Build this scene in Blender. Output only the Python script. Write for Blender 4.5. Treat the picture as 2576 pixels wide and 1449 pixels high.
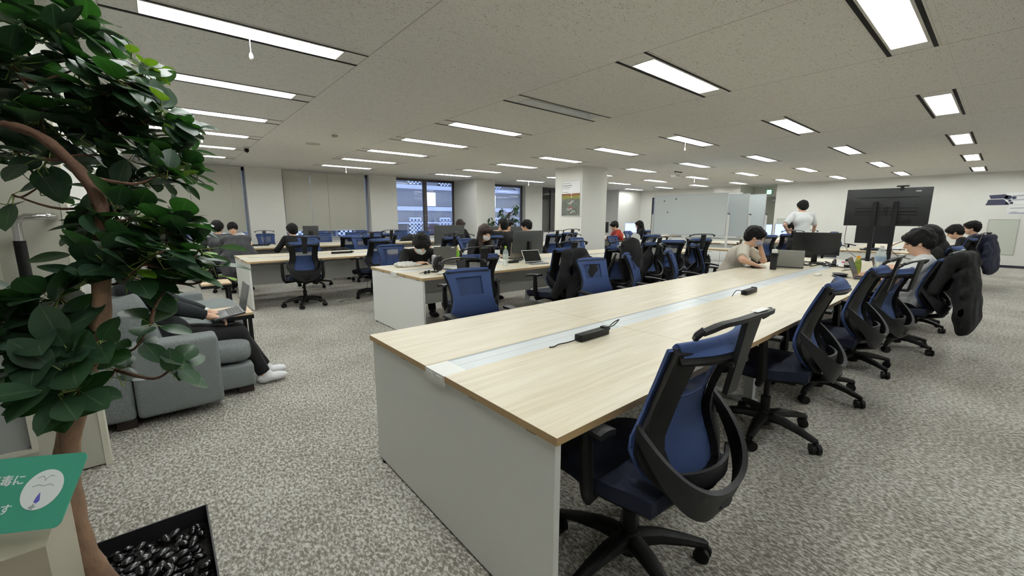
import bpy, math, random
import numpy as np
from mathutils import Vector, Matrix
sc=bpy.context.scene
for o in list(bpy.data.objects): bpy.data.objects.remove(o)
col=sc.collection
PI=math.pi
# ---------- camera, world, exposure ----------
yaw,pitch,roll=0.8683,0.1678,0.0012
fw=Vector((math.cos(yaw)*math.cos(pitch),math.sin(yaw)*math.cos(pitch),-math.sin(pitch)))
rt=Vector((math.sin(yaw),-math.cos(yaw),0)); up=rt.cross(fw)
r2=rt*math.cos(roll)+up*math.sin(roll); u2=-rt*math.sin(roll)+up*math.cos(roll)
cd=bpy.data.cameras.new('camera'); cam=bpy.data.objects.new('camera',cd); col.objects.link(cam)
cam.matrix_world=Matrix(((r2.x,u2.x,-fw.x,0),(r2.y,u2.y,-fw.y,0),(r2.z,u2.z,-fw.z,1.3471),(0,0,0,1)))
cd.sensor_width=36; cd.lens=36*1038.5/2576; cd.clip_start=.02; cd.clip_end=200
sc.camera=cam
w=bpy.data.worlds.new('dusk_sky'); sc.world=w; w.use_nodes=True
w.node_tree.nodes['Background'].inputs[0].default_value=(.64,.72,.90,1)
w.node_tree.nodes['Background'].inputs[1].default_value=1.5
sc.view_settings.view_transform='Standard'; sc.view_settings.look='None'
sc.view_settings.exposure=0.92; sc.view_settings.gamma=1; sc.view_settings.use_curve_mapping=False
TUBE=27.0
sc.cycles.max_bounces=5; sc.cycles.diffuse_bounces=4; sc.cycles.glossy_bounces=2; sc.cycles.transmission_bounces=3; sc.cycles.transparent_max_bounces=8
sc.cycles.use_light_tree=False; sc.cycles.use_adaptive_sampling=True; sc.cycles.adaptive_threshold=.05; sc.cycles.adaptive_min_samples=16
sc.cycles.sample_clamp_indirect=4; sc.cycles.caustics_reflective=False; sc.cycles.caustics_refractive=False

# ---------- materials ----------
def s2l(c): return tuple(((v/255)/12.92 if v/255<=.04045 else (((v/255)+.055)/1.055)**2.4) for v in c)
MATS={}
def mat(name,rgb,rough=.6,metal=0,noise=0,nscale=40,alpha=1,emit=0,trans=0,bump=0,bscale=200,spec=.5,stretch=None,sheen=0):
    if name in MATS: return MATS[name]
    m=bpy.data.materials.new(name); m.use_nodes=True; nt=m.node_tree; b=nt.nodes['Principled BSDF']
    c=s2l(rgb)+(1,); b.inputs['Base Color'].default_value=c; b.inputs['Roughness'].default_value=rough
    b.inputs['Metallic'].default_value=metal; b.inputs['Specular IOR Level'].default_value=spec
    if alpha<1: b.inputs['Alpha'].default_value=alpha
    if trans: b.inputs['Transmission Weight'].default_value=trans
    if sheen: b.inputs['Sheen Weight'].default_value=sheen
    if emit: b.inputs['Emission Color'].default_value=c; b.inputs['Emission Strength'].default_value=emit
    if noise or bump:
        tc=nt.nodes.new('ShaderNodeTexCoord'); mp=nt.nodes.new('ShaderNodeMapping'); nt.links.new(tc.outputs['Object'],mp.inputs[0])
        if stretch: mp.inputs['Scale'].default_value=stretch
    if noise:
        n=nt.nodes.new('ShaderNodeTexNoise'); n.inputs['Scale'].default_value=nscale; n.inputs['Detail'].default_value=5; nt.links.new(mp.outputs[0],n.inputs[0])
        r=nt.nodes.new('ShaderNodeMapRange'); r.inputs[1].default_value=.3; r.inputs[2].default_value=.7; r.inputs[3].default_value=1-noise; r.inputs[4].default_value=1+noise
        nt.links.new(n.outputs[0],r.inputs[0])
        mx=nt.nodes.new('ShaderNodeVectorMath'); mx.operation='SCALE'; mx.inputs[0].default_value=c[:3]; nt.links.new(r.outputs[0],mx.inputs['Scale']); nt.links.new(mx.outputs[0],b.inputs['Base Color'])
    if bump:
        n=nt.nodes.new('ShaderNodeTexNoise'); n.inputs['Scale'].default_value=bscale; n.inputs['Detail'].default_value=3; nt.links.new(mp.outputs[0],n.inputs[0])
        bp=nt.nodes.new('ShaderNodeBump'); bp.inputs['Strength'].default_value=bump; bp.inputs['Distance'].default_value=.01; nt.links.new(n.outputs[0],bp.inputs['Height']); nt.links.new(bp.outputs[0],b.inputs['Normal'])
    MATS[name]=m; return m
def ramp(nt,src,stops):
    r=nt.nodes.new('ShaderNodeValToRGB'); e=r.color_ramp.elements
    while len(e)<len(stops): e.new(.5)
    for i,(p,c) in enumerate(stops): e[i].position=p; e[i].color=s2l(c)+(1,)
    nt.links.new(src,r.inputs[0]); return r
def carpet_mat():
    m=bpy.data.materials.new('carpet'); m.use_nodes=True; nt=m.node_tree; b=nt.nodes['Principled BSDF']; b.inputs['Roughness'].default_value=.95; b.inputs['Specular IOR Level'].default_value=.15
    tc=nt.nodes.new('ShaderNodeTexCoord')
    def nz(scale,det,rot,sx,sy,dist=0):
        mp=nt.nodes.new('ShaderNodeMapping'); mp.inputs['Rotation'].default_value=(0,0,rot); mp.inputs['Scale'].default_value=(sx,sy,1); nt.links.new(tc.outputs['Object'],mp.inputs[0])
        n=nt.nodes.new('ShaderNodeTexNoise'); n.inputs['Scale'].default_value=scale; n.inputs['Detail'].default_value=det; n.inputs['Distortion'].default_value=dist; nt.links.new(mp.outputs[0],n.inputs[0]); return n
    a=nz(88,6,.5,1,.55,.6); c=nz(1.3,3,0,1,1,0); d=nz(260,2,0,1,1,0)
    def mth(op,x,y):
        q=nt.nodes.new('ShaderNodeMath'); q.operation=op
        for i,v in enumerate((x,y)):
            if isinstance(v,(int,float)): q.inputs[i].default_value=v
            else: nt.links.new(v,q.inputs[i])
        return q.outputs[0]
    s=mth('ADD',mth('ADD',a.outputs[0],mth('MULTIPLY',mth('SUBTRACT',c.outputs[0],.5),.22)),mth('MULTIPLY',mth('SUBTRACT',d.outputs[0],.5),.35))
    r=ramp(nt,s,[(.34,(106,101,92)),(.46,(137,132,123)),(.55,(181,178,171)),(.67,(208,206,200))])
    nt.links.new(r.outputs[0],b.inputs['Base Color'])
    bp=nt.nodes.new('ShaderNodeBump'); bp.inputs['Strength'].default_value=.5; bp.inputs['Distance'].default_value=.004; nt.links.new(s,bp.inputs['Height']); nt.links.new(bp.outputs[0],b.inputs['Normal'])
    return m
def ceiling_mat(X0,P,L):
    m=bpy.data.materials.new('ceiling_board'); m.use_nodes=True; nt=m.node_tree; b=nt.nodes['Principled BSDF']; b.inputs['Roughness'].default_value=.9; b.inputs['Specular IOR Level'].default_value=.1
    tc=nt.nodes.new('ShaderNodeTexCoord'); mp=nt.nodes.new('ShaderNodeMapping'); nt.links.new(tc.outputs['Object'],mp.inputs[0]); mp.inputs['Scale'].default_value=(1,2.0,1)
    n=nt.nodes.new('ShaderNodeTexNoise'); n.inputs['Scale'].default_value=38; n.inputs['Detail'].default_value=4; n.inputs['Distortion'].default_value=2.2; nt.links.new(mp.outputs[0],n.inputs[0])
    r=ramp(nt,n.outputs[0],[(.34,(142,139,131)),(.39,(226,225,220)),(.7,(232,231,227))])
    sep=nt.nodes.new('ShaderNodeSeparateXYZ'); nt.links.new(tc.outputs['Object'],sep.inputs[0])
    def mth(op,x,y=0,z=0):
        q=nt.nodes.new('ShaderNodeMath'); q.operation=op
        for i,v in enumerate((x,y,z)):
            if isinstance(v,(int,float)): q.inputs[i].default_value=v
            else: nt.links.new(v,q.inputs[i])
        return q.outputs[0]
    def lines(src,off,per,wd): # 1 on the seam
        f=mth('FRACT',mth('DIVIDE',mth('ADD',src,-off+per/2),per)); d=mth('MULTIPLY',mth('ABSOLUTE',mth('SUBTRACT',f,.5)),per)
        return mth('LESS_THAN',d,wd)
    x,y=sep.outputs[0],sep.outputs[1]
    s=mth('MAXIMUM',lines(x,X0+L/2,P,.006),lines(x,X0-L/2,P,.006))
    s=mth('MAXIMUM',s,mth('MULTIPLY',lines(y,1.19,.742,.0015),.6))
    mx=nt.nodes.new('ShaderNodeMixRGB'); nt.links.new(mth('MULTIPLY',s,.45),mx.inputs[0]); nt.links.new(r.outputs[0],mx.inputs[1]); mx.inputs[2].default_value=s2l((130,124,112))+(1,)
    nt.links.new(mx.outputs[0],b.inputs['Base Color']); return m
def wood_mat():
    m=bpy.data.materials.new('pale_maple'); m.use_nodes=True; nt=m.node_tree; b=nt.nodes['Principled BSDF']; b.inputs['Roughness'].default_value=.36; b.inputs['Specular IOR Level'].default_value=.45
    tc=nt.nodes.new('ShaderNodeTexCoord'); mp=nt.nodes.new('ShaderNodeMapping'); nt.links.new(tc.outputs['Object'],mp.inputs[0]); mp.inputs['Scale'].default_value=(.6,12,12)
    n=nt.nodes.new('ShaderNodeTexNoise'); n.inputs['Scale'].default_value=3.2; n.inputs['Detail'].default_value=7; n.inputs['Distortion'].default_value=.6; nt.links.new(mp.outputs[0],n.inputs[0])
    r=ramp(nt,n.outputs[0],[(.3,(210,199,174)),(.5,(221,211,189)),(.7,(229,221,202))]); nt.links.new(r.outputs[0],b.inputs['Base Color']); return m
def glass_mat(name,tint=(1,1,1),refl=.12):
    m=bpy.data.materials.new(name); m.use_nodes=True; nt=m.node_tree; nt.nodes.remove(nt.nodes['Principled BSDF']); o=nt.nodes['Material Output']
    t=nt.nodes.new('ShaderNodeBsdfTransparent'); t.inputs[0].default_value=tint+(1,)
    g=nt.nodes.new('ShaderNodeBsdfGlossy'); g.inputs['Roughness'].default_value=.02; fr=nt.nodes.new('ShaderNodeFresnel'); fr.inputs[0].default_value=1.5
    a=nt.nodes.new('ShaderNodeMath'); a.operation='MULTIPLY_ADD'; a.inputs[1].default_value=1.2; a.inputs[2].default_value=refl; nt.links.new(fr.outputs[0],a.inputs[0])
    mx=nt.nodes.new('ShaderNodeMixShader'); nt.links.new(a.outputs[0],mx.inputs[0]); nt.links.new(t.outputs[0],mx.inputs[1]); nt.links.new(g.outputs[0],mx.inputs[2]); nt.links.new(mx.outputs[0],o.inputs[0]); return m
M_wall=mat('wall_paint',(226,225,220),.85,noise=.015,nscale=3)
M_carpet=carpet_mat(); M_wood=wood_mat(); M_edge=mat('edge_band',(178,150,108),.5)
M_white=mat('white_laminate',(236,237,233),.45); M_grey_white=mat('channel_cover',(212,218,221),.3)
M_black=mat('black_plastic',(14,14,15),.5,spec=.3,bump=.15,bscale=300); M_dark=mat('dark_grey_plastic',(31,32,34),.48,spec=.32)
M_blue=mat('blue_mesh_fabric',(44,64,108),.85,noise=.18,nscale=300,bump=.3,bscale=500)
M_blue_dk=mat('blue_seat_fabric',(17,24,46),.9,noise=.2,nscale=250)
M_win=mat('see_through_mesh',(44,62,102),.85,alpha=.84)
M_chrome=mat('chrome',(200,200,200),.15,metal=1); M_steel=mat('brushed_steel',(150,152,155),.35,metal=1)
M_alu=mat('painted_silver',(206,209,212),.4)
M_skin=mat('skin',(216,174,148),.55,noise=.04,nscale=20); M_hair=mat('black_hair',(14,12,12),.7,spec=.25,noise=.3,nscale=150,stretch=(1,1,.15),bump=.9,bscale=130); M_hair_br=mat('brown_hair',(44,28,23),.6,spec=.3,noise=.4,nscale=150,stretch=(1,1,.12),bump=.9,bscale=130)
M_eye=mat('eye_dark',(40,28,25),.4); M_lip=mat('lip',(186,120,106),.5)
M_bcloth=mat('black_cloth',(14,14,16),.95,noise=.3,nscale=60,bump=.3,bscale=60); M_wcloth=mat('white_cloth',(222,224,226),.9,bump=.25,bscale=30)
M_ecloth=mat('cream_cloth',(205,198,184),.9,bump=.25,bscale=30); M_ncloth=mat('navy_cloth',(26,30,52),.9,bump=.3,bscale=40); M_rcloth=mat('rust_red_cloth',(146,44,28),.9,bump=.25,bscale=40)
M_gcloth=mat('dark_grey_cloth',(62,63,66),.95,noise=.25,nscale=50,bump=.3,bscale=50)
M_screen=mat('dark_screen',(24,25,28),.25); M_lit=mat('lit_screen',(150,165,225),.4,emit=1.1); M_monback=mat('monitor_back',(52,55,56),.5,noise=.1,nscale=30)
M_lapback=mat('laptop_lid',(92,91,88),.4,metal=.2); M_paper=mat('paper',(235,236,236),.8); M_leaf2=None
M_sofa=mat('sofa_fabric',(124,130,131),.95,noise=.35,nscale=220,bump=.6,bscale=300)
M_beige=mat('beige_door_paint',(198,197,184),.55); M_greend=mat('grey_green_door_paint',(158,160,148),.6)

# ---------- mesh helpers ----------
class MB:
    def __init__(s): s.v=[]; s.f=[]; s.m=[]; s.uv=None
    def add(s,v,f,mi=0):
        n=len(s.v); s.v+=[tuple(p) for p in v]; s.f+=[tuple(i+n for i in q) for q in f]; s.m+=[mi]*len(f); return s
    def box(s,a,b,mi=0,rot=0,c=None,mis=None):
        x0,y0,z0=a; x1,y1,z1=b
        v=[Vector(p) for p in ((x0,y0,z0),(x1,y0,z0),(x1,y1,z0),(x0,y1,z0),(x0,y0,z1),(x1,y0,z1),(x1,y1,z1),(x0,y1,z1))]
        if rot:
            cc=Vector(c) if c else Vector(((x0+x1)/2,(y0+y1)/2,0)); R=Matrix.Rotation(rot,3,'Z'); v=[R@(p-cc)+cc for p in v]
        s.add(v,((0,3,2,1),(4,5,6,7),(0,1,5,4),(1,2,6,5),(2,3,7,6),(3,0,4,7)),mi)
        if mis: s.m[-6:]=mis
        return s
    def obox(s,c,size,R,mi=0):
        h=Vector(size)/2; c=Vector(c)
        v=[c+R@Vector((sx*h.x,sy*h.y,sz*h.z)) for sz in(-1,1) for sx,sy in((-1,-1),(1,-1),(1,1),(-1,1))]
        return s.add(v,((0,3,2,1),(4,5,6,7),(0,1,5,4),(1,2,6,5),(2,3,7,6),(3,0,4,7)),mi)
    def tube(s,pts,rad,n=8,mi=0,flat=1,caps=True,upv=None):
        pts=[Vector(p) for p in pts]; k=len(pts)
        if isinstance(rad,(int,float)): rad=[rad]*k
        prev=None; vs=[]
        for i,p in enumerate(pts):
            t=(pts[min(i+1,k-1)]-pts[max(i-1,0)]).normalized()
            if prev is None:
                a=Vector(upv) if upv else (Vector((0,0,1)) if abs(t.z)<.9 else Vector((1,0,0)))
                u=(a-t*a.dot(t)).normalized()
            else:
                u=(prev-t*prev.dot(t)); u=u.normalized() if u.length>1e-6 else prev
            prev=u; w_=t.cross(u)
            for j in range(n):
                an=2*PI*j/n; vs.append(p+(u*math.sin(an)*flat+w_*math.cos(an))*rad[i])
        fs=[(i*n+j,i*n+(j+1)%n,(i+1)*n+(j+1)%n,(i+1)*n+j) for i in range(k-1) for j in range(n)]
        if caps: fs+=[tuple(reversed(range(n))),tuple(range((k-1)*n,k*n))]
        return s.add(vs,fs,mi)
    def lathe(s,prof,c=(0,0,0),n=20,mi=0,axis='z'):
        vs=[];c=Vector(c)
        for r,z in prof:
            for j in range(n):
                a=2*PI*j/n; p=Vector((r*math.cos(a),r*math.sin(a),z))
                if axis=='y': p=Vector((p.x,p.z,p.y))
                if axis=='x': p=Vector((p.z,p.x,p.y))
                vs.append(c+p)
        k=len(prof); fs=[(i*n+j,i*n+(j+1)%n,(i+1)*n+(j+1)%n,(i+1)*n+j) for i in range(k-1) for j in range(n)]
        fs+=[tuple(reversed(range(n))),tuple(range((k-1)*n,k*n))]
        return s.add(vs,fs,mi)
    def ell(s,c,r,mi=0,nu=12,nv=8,R=None):
        vs=[];c=Vector(c)
        for i in range(nv+1):
            ph=PI*i/nv
            for j in range(nu):
                a=2*PI*j/nu; p=Vector((r[0]*math.sin(ph)*math.cos(a),r[1]*math.sin(ph)*math.sin(a),r[2]*math.cos(ph)))
                vs.append(c+(R@p if R else p))
        fs=[(i*nu+j,(i+1)*nu+j,(i+1)*nu+(j+1)%nu,i*nu+(j+1)%nu) for i in range(nv) for j in range(nu)]
        return s.add(vs,fs,mi)
    def slab(s,F,us,vs_,t=0,mask=None,mi=0):
        nu,nv=len(us),len(vs_); P=[[Vector(F(u,v)) for u in us] for v in vs_]
        N=[[None]*nu for _ in range(nv)]
        for j in range(nv):
            for i in range(nu):
                a=P[j][min(i+1,nu-1)]-P[j][max(i-1,0)]; b=P[min(j+1,nv-1)][i]-P[max(j-1,0)][i]; q=a.cross(b)
                N[j][i]=q.normalized() if q.length>1e-9 else Vector((0,0,1))
        top=[P[j][i]+N[j][i]*t/2 for j in range(nv) for i in range(nu)]; bot=[P[j][i]-N[j][i]*t/2 for j in range(nv) for i in range(nu)]
        ok=lambda j,i:0<=i<nu-1 and 0<=j<nv-1 and (mask is None or mask((us[i]+us[i+1])/2,(vs_[j]+vs_[j+1])/2))
        K=nu*nv; fs=[]
        for j in range(nv-1):
            for i in range(nu-1):
                if not ok(j,i): continue
                a,b,c,d=j*nu+i,j*nu+i+1,(j+1)*nu+i+1,(j+1)*nu+i
                fs.append((a,b,c,d))
                if t:
                    fs.append((d+K,c+K,b+K,a+K))
                    if not ok(j-1,i): fs.append((a+K,b+K,b,a))
                    if not ok(j+1,i): fs.append((c+K,d+K,d,c))
                    if not ok(j,i-1): fs.append((d+K,a+K,a,d))
                    if not ok(j,i+1): fs.append((b+K,c+K,c,b))
        return s.add(top+(bot if t else []),fs,mi)
    def build(s,name,mats,parent=None,smooth=True,bevel=0,loc=None,ang=40):
        me=bpy.data.meshes.new(name); me.from_pydata(s.v,[],s.f)
        if not isinstance(mats,(list,tuple)): mats=[mats]
        for m in mats: me.materials.append(m)
        if len(mats)>1: me.polygons.foreach_set('material_index',s.m)
        if s.uv:
            uvl=me.uv_layers.new(name='UVMap'); 
            idx=[l.vertex_index for l in me.loops]; uvl.data.foreach_set('uv',[c for i in idx for c in s.uv[i]])
        me.validate()
        import bmesh
        bm=bmesh.new(); bm.from_mesh(me)
        if not s.uv: bmesh.ops.remove_doubles(bm,verts=bm.verts,dist=1e-5)
        lo=[v for v in bm.verts if not v.link_faces]
        if lo: bmesh.ops.delete(bm,geom=lo,context='VERTS')
        if bevel: bmesh.ops.bevel(bm,geom=[e for e in bm.edges if e.calc_face_angle(0)>.5],offset=bevel,segments=3 if bevel>.01 else 2,affect='EDGES',profile=.5,clamp_overlap=True)
        bmesh.ops.recalc_face_normals(bm,faces=bm.faces)
        bm.to_mesh(me); bm.free()
        if smooth:
            me.polygons.foreach_set('use_smooth',[True]*len(me.polygons))
            try: me.set_sharp_from_angle(angle=math.radians(ang))
            except Exception: pass
        o=bpy.data.objects.new(name,me); col.objects.link(o)
        if parent: o.parent=parent
        if loc: o.location=loc
        return o
def tag(o,label,cat,group=None,kind=None):
    o['label']=label; o['category']=cat
    if group: o['group']=group
    if kind: o['kind']=kind
    return o
def thing(name,label,cat,loc=(0,0,0),rz=0,group=None):
    o=bpy.data.objects.new(name,None); col.objects.link(o); o.location=loc; o.rotation_euler=(0,0,rz); o.empty_display_size=.1
    return tag(o,label,cat,group)
def struct(o): o['kind']='structure'; return o
def dup(root,loc,rz,label,group=None,skip=()):
    r=root.copy(); col.objects.link(r); r.location=loc; r.rotation_euler=(0,0,rz); r['label']=label
    if group: r['group']=group
    for ch in list(root.children):
        if ch.name.split('.')[0] in skip: continue
        c=ch.copy(); col.objects.link(c); c.parent=r
        for g in list(ch.children):
            d=g.copy(); col.objects.link(d); d.parent=c
    return r
def interp(xs,ys,x):
    return float(np.interp(x,xs,ys))
def spl(xs,ys):
    # smooth interpolation through points
    xs=np.array(xs,float); ys=np.array(ys,float); m=np.gradient(ys,xs)
    def f(x):
        i=int(np.clip(np.searchsorted(xs,x)-1,0,len(xs)-2)); h=xs[i+1]-xs[i]; t=(x-xs[i])/h; t=min(max(t,0),1)
        return float((2*t**3-3*t*t+1)*ys[i]+(t**3-2*t*t+t)*h*m[i]+(-2*t**3+3*t*t)*ys[i+1]+(t**3-t*t)*h*m[i+1])
    return f
# ---------- smooth-union bodies (surface nets) ----------
def sdf_mesh(prims,h,noise=0,nf=30):
    pts=[]
    for p in prims:
        if p[0]=='cap': pts+=[np.array(p[1])-p[2],np.array(p[1])+p[2],np.array(p[3])-p[4],np.array(p[3])+p[4]]
        elif p[0]=='ell' : R=max(p[2]); pts+=[np.array(p[1])-R,np.array(p[1])+R]
    pts=np.array(pts); lo=pts.min(0)-3*h; hi=pts.max(0)+3*h
    n=np.ceil((hi-lo)/h).astype(int)+1
    F=np.full(n,1.0,np.float32)
    ax=[lo[i]+h*np.arange(n[i]) for i in range(3)]
    for p in prims:
        kind=p[0]; k=p[5] if kind=='cap' else p[3]
        if kind=='cap':
            a,ra,b,rb=np.array(p[1],float),p[2],np.array(p[3],float),p[4]; m=2*k+3*h
            l=np.minimum(a-ra,b-rb)-m; u=np.maximum(a+ra,b+rb)+m
        else:
            c=np.array(p[1],float); R=max(p[2]); m=2*k+3*h; l=c-R-m; u=c+R+m
        i0=np.clip(((l-lo)/h).astype(int),0,n-1); i1=np.clip(((u-lo)/h).astype(int)+2,1,n)
        sl=tuple(slice(i0[i],i1[i]) for i in range(3))
        X,Y,Z=np.meshgrid(ax[0][sl[0]],ax[1][sl[1]],ax[2][sl[2]],indexing='ij')
        if kind=='cap':
            ab=b-a; L2=max(ab@ab,1e-9); t=((X-a[0])*ab[0]+(Y-a[1])*ab[1]+(Z-a[2])*ab[2])/L2
            tc=np.clip(t,0,1); d=np.sqrt((X-a[0]-ab[0]*tc)**2+(Y-a[1]-ab[1]*tc)**2+(Z-a[2]-ab[2]*tc)**2)-(ra+(rb-ra)*tc)
            if len(p)>6 and p[6]: d=np.maximum(d,(t-1)*math.sqrt(L2))
        else:
            r=p[2]; M=p[4] if len(p)>4 and p[4] is not None else None
            dx,dy,dz=X-c[0],Y-c[1],Z-c[2]
            if M is not None:
                M=np.array(M); dx,dy,dz=(M[0,0]*dx+M[1,0]*dy+M[2,0]*dz,M[0,1]*dx+M[1,1]*dy+M[2,1]*dz,M[0,2]*dx+M[1,2]*dy+M[2,2]*dz)
            q=np.sqrt((dx/r[0])**2+(dy/r[1])**2+(dz/r[2])**2); d=(q-1)*min(r)
            if len(p)>5 and p[5]=='sub':
                g=F[sl]; d=-d; hh=np.maximum(k-np.abs(g-d),0)/max(k,1e-6); F[sl]=np.maximum(g,d)+hh*hh*k*.25; continue
            if len(p)>6 and p[6] is not None: # keep local z above a plane
                d=np.maximum(d,p[6]-dz)
        g=F[sl]; hh=np.maximum(k-np.abs(g-d),0)/max(k,1e-6); F[sl]=np.minimum(g,d)-hh*hh*k*.25
    if noise:
        X,Y,Z=np.meshgrid(*ax,indexing='ij')
        F+=noise*(np.sin(nf*X+2*np.sin(nf*.6*Z))*np.sin(nf*.8*Y+1.5*np.sin(nf*.7*X))+.6*np.sin(nf*1.3*Z+3*np.sin(nf*.5*Y)))
    S=F<0; acc=np.zeros(tuple(n-1)+(3,)); cnt=np.zeros(tuple(n-1)); quads=[]
    nn=n-1; cid=lambda I:(I[0]*nn[1]+I[1])*nn[2]+I[2]
    for axn in range(3):
        A=[slice(None)]*3;B=[slice(None)]*3; A[axn]=slice(0,-1);B[axn]=slice(1,None)
        fa,fb=F[tuple(A)],F[tuple(B)]; x=S[tuple(A)]!=S[tuple(B)]
        I=np.array(np.nonzero(x)); o1,o2=(axn+1)%3,(axn+2)%3
        keep=(I[o1]>0)&(I[o2]>0)&(I[o1]<nn[o1])&(I[o2]<nn[o2])&(I[axn]<nn[axn]); I=I[:,keep]
        va=fa[tuple(I)];vb=fb[tuple(I)]; t=va/(va-vb); pos=I.astype(float).T.copy(); pos[:,axn]+=t
        cells=[]
        for d1,d2 in((0,0),(-1,0),(-1,-1),(0,-1)):
            J=I.copy(); J[o1]+=d1; J[o2]+=d2; cells.append(J); np.add.at(acc,tuple(J),pos); np.add.at(cnt,tuple(J),1)
        q=np.stack([cid(J) for J in cells],1); fl=va>0; q[fl]=q[fl][:,::-1]; quads.append(q)
    Q=np.concatenate(quads); u,inv=np.unique(Q,return_inverse=True); Q=inv.reshape(Q.shape)
    V=acc.reshape(-1,3)[u]/np.maximum(cnt.reshape(-1)[u],1)[:,None]*h+lo
    return V,Q
def sdf_obj(name,prims,h,mats,parent=None,noise=0,nf=30,paint=None,sm=1):
    V,Q=sdf_mesh(prims,h,noise,nf)
    for _ in range(sm):
        A=np.zeros_like(V); c=np.zeros(len(V))
        for i in range(4):
            np.add.at(A,Q[:,i],V[Q[:,(i+1)%4]]+V[Q[:,(i+3)%4]]); np.add.at(c,Q[:,i],2)
        V=V*.5+.5*A/np.maximum(c,1)[:,None]
    me=bpy.data.meshes.new(name); me.from_pydata(V.tolist(),[],Q.tolist())
    if not isinstance(mats,(list,tuple)): mats=[mats]
    for m in mats: me.materials.append(m)
    if paint:
        C=V[Q].mean(1); me.polygons.foreach_set('material_index',paint(C).astype(int).tolist())
    me.polygons.foreach_set('use_smooth',[True]*len(me.polygons)); me.update()
    o=bpy.data.objects.new(name,me); col.objects.link(o)
    if parent: o.parent=parent
    return o
# ---------- large structure ----------
ZC=2.626; X0,LP,Y0,LS,LL,LW=.646,3.1805,3.607,1.4842,1.5713,.2649
XR=17.87; YW=12.6
M_ceil=ceiling_mat(X0,LP,LL)
struct(MB().box((-2.7,-2.5,-.1),(19.2,12.6,0)).build('floor',M_carpet,smooth=False))
rows=range(-3,6); cols=range(0,6)
lights=[(i,j) for i in cols for j in rows]
xb=sorted({-2.7,19.2}|{round(X0+LP*i+s*.6,4) for i in cols for s in(-1,1)})
yb=sorted({-2.5,12.95}|{round(Y0+LS*j+s*.1,4) for j in rows for s in(-1,1)})
cm=MB()
for a in range(len(xb)-1):
    for b in range(len(yb)-1):
        if a%2==1 and b%2==1: continue
        cm.add([(xb[a],yb[b],ZC),(xb[a],yb[b+1],ZC),(xb[a+1],yb[b+1],ZC),(xb[a+1],yb[b],ZC)],[(0,1,2,3)])
struct(cm.build('ceiling',M_ceil,smooth=False))
H=ZC
def wallbox(name,a,b,m=None): return struct(MB().box(a,b).build(name,m or M_wall,smooth=False))
wallbox('wall_left',(-.57,3.3,0),(-.42,12.6,H))
wallbox('wall_left_front',(-2.7,3.15,0),(-.42,3.3,H))
wallbox('wall_outer_left',(-2.7,-2.5,0),(-2.6,3.15,H))
wallbox('wall_near',(-2.6,-2.5,0),(XR,-2.4,H))
wallbox('wall_right',(XR,-2.5,0),(XR+.12,5.72,H))
wallbox('wall_alcove',(19.1,5.72,0),(19.2,7.0,H)); wallbox('wall_alcove_side',(XR+.12,5.62,0),(19.1,5.72,H))
wallbox('pillar_right',(17.68,6.93,0),(19.2,7.95,H))
# right wall beyond the pillar, with a tall dark window in it
wr=MB(); x0,x1=17.95,18.1
wr.box((x0,7.95,0),(x1,9.3,H)).box((x0,10.95,0),(x1,11.6,H)).box((x0,9.3,0),(x1,10.95,.7)).box((x0,9.3,2.3),(x1,10.95,H))
struct(wr.build('wall_right_far',M_wall,smooth=False))
wallbox('pillar_corner',(16.15,11.55,0),(18.1,12.6,H)); wallbox('pillar_protruding',(8.12,11.4,0),(8.88,12.6,H))
wallbox('pillar_central',(8.15,6.93,0),(9.15,7.85,H))
wb_=MB()
segs=[(-.57,-.42),(1.81,2.64),(5.01,5.87),(8.12,8.88),(11.37,12.32),(14.2,14.9),(17.0,18.1)]
for a,b in segs: wb_.box((a,YW,0),(b,YW+.35,H))
wins=[(-.42,1.81),(2.64,5.01),(5.87,8.12),(8.88,11.37),(12.32,14.2),(14.9,17.0)]
for a,b in wins: wb_.box((a,YW,0),(b,YW+.35,.76))
struct(wb_.build('wall_back',M_wall,smooth=False))
M_sill=mat('window_sill',(215,217,220),.4)
M_frame=mat('window_frame',(84,80,80),.45,metal=.3)
M_glass=glass_mat('window_glass',(.82,.86,.93),.12)
for k,(a,b) in enumerate(wins):
    r=bpy.data.objects.new('window_%d'%(k+1),None); col.objects.link(r); r.location=((a+b)/2,YW+.22,.76); r['kind']='structure'
    hw=(b-a)/2; ht=H-.76; fr=MB(); t=.05
    fr.box((-hw,-.04,0),(-hw+t,.04,ht)).box((hw-t,-.04,0),(hw,.04,ht)).box((-hw,-.04,0),(hw,.04,t)).box((-hw,-.04,ht-t-.03),(hw,.04,ht))
    mx={2:-.02,3:-.30,4:-.2,5:.35}.get(k,0); fr.box((mx-.06,-.05,0),(mx+.06,.05,ht))
    if k==3: fr.box((-hw,-.05,0),(-hw+.25,.05,ht))
    fr.build('window_frame',M_frame if k>1 else mat('pale_window_frame',(150,154,162),.5),r,smooth=False)
    MB().box((-hw+t,-.006,t),(mx-.06,.006,ht-t)).build('pane',M_glass,r,smooth=False)
    MB().box((mx+.06,-.006,t),(hw-t,.006,ht-t)).build('pane',M_glass,r,smooth=False)
    MB().box((-hw,-.24,-.03),(hw,-.05,0.0)).build('window_sill',M_sill,r,smooth=False)
r=bpy.data.objects.new('window_7',None); col.objects.link(r); r.location=(18.0,10.1,.7); r['kind']='structure'
MB().box((-.04,.79,0),(.04,.85,1.6)).box((-.04,-.85,0),(.04,-.79,1.6)).box((-.04,-.79,0),(.04,.79,.06)).box((-.04,-.79,1.54),(.04,.79,1.6)).box((-.04,.5,.06),(.04,.56,1.54)).build('window_frame',mat('black_frame',(24,25,28),.5),r,smooth=False)
MB().box((.0,-.79,.06),(.01,.79,1.54)).build('pane',M_glass,r,smooth=False)
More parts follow.
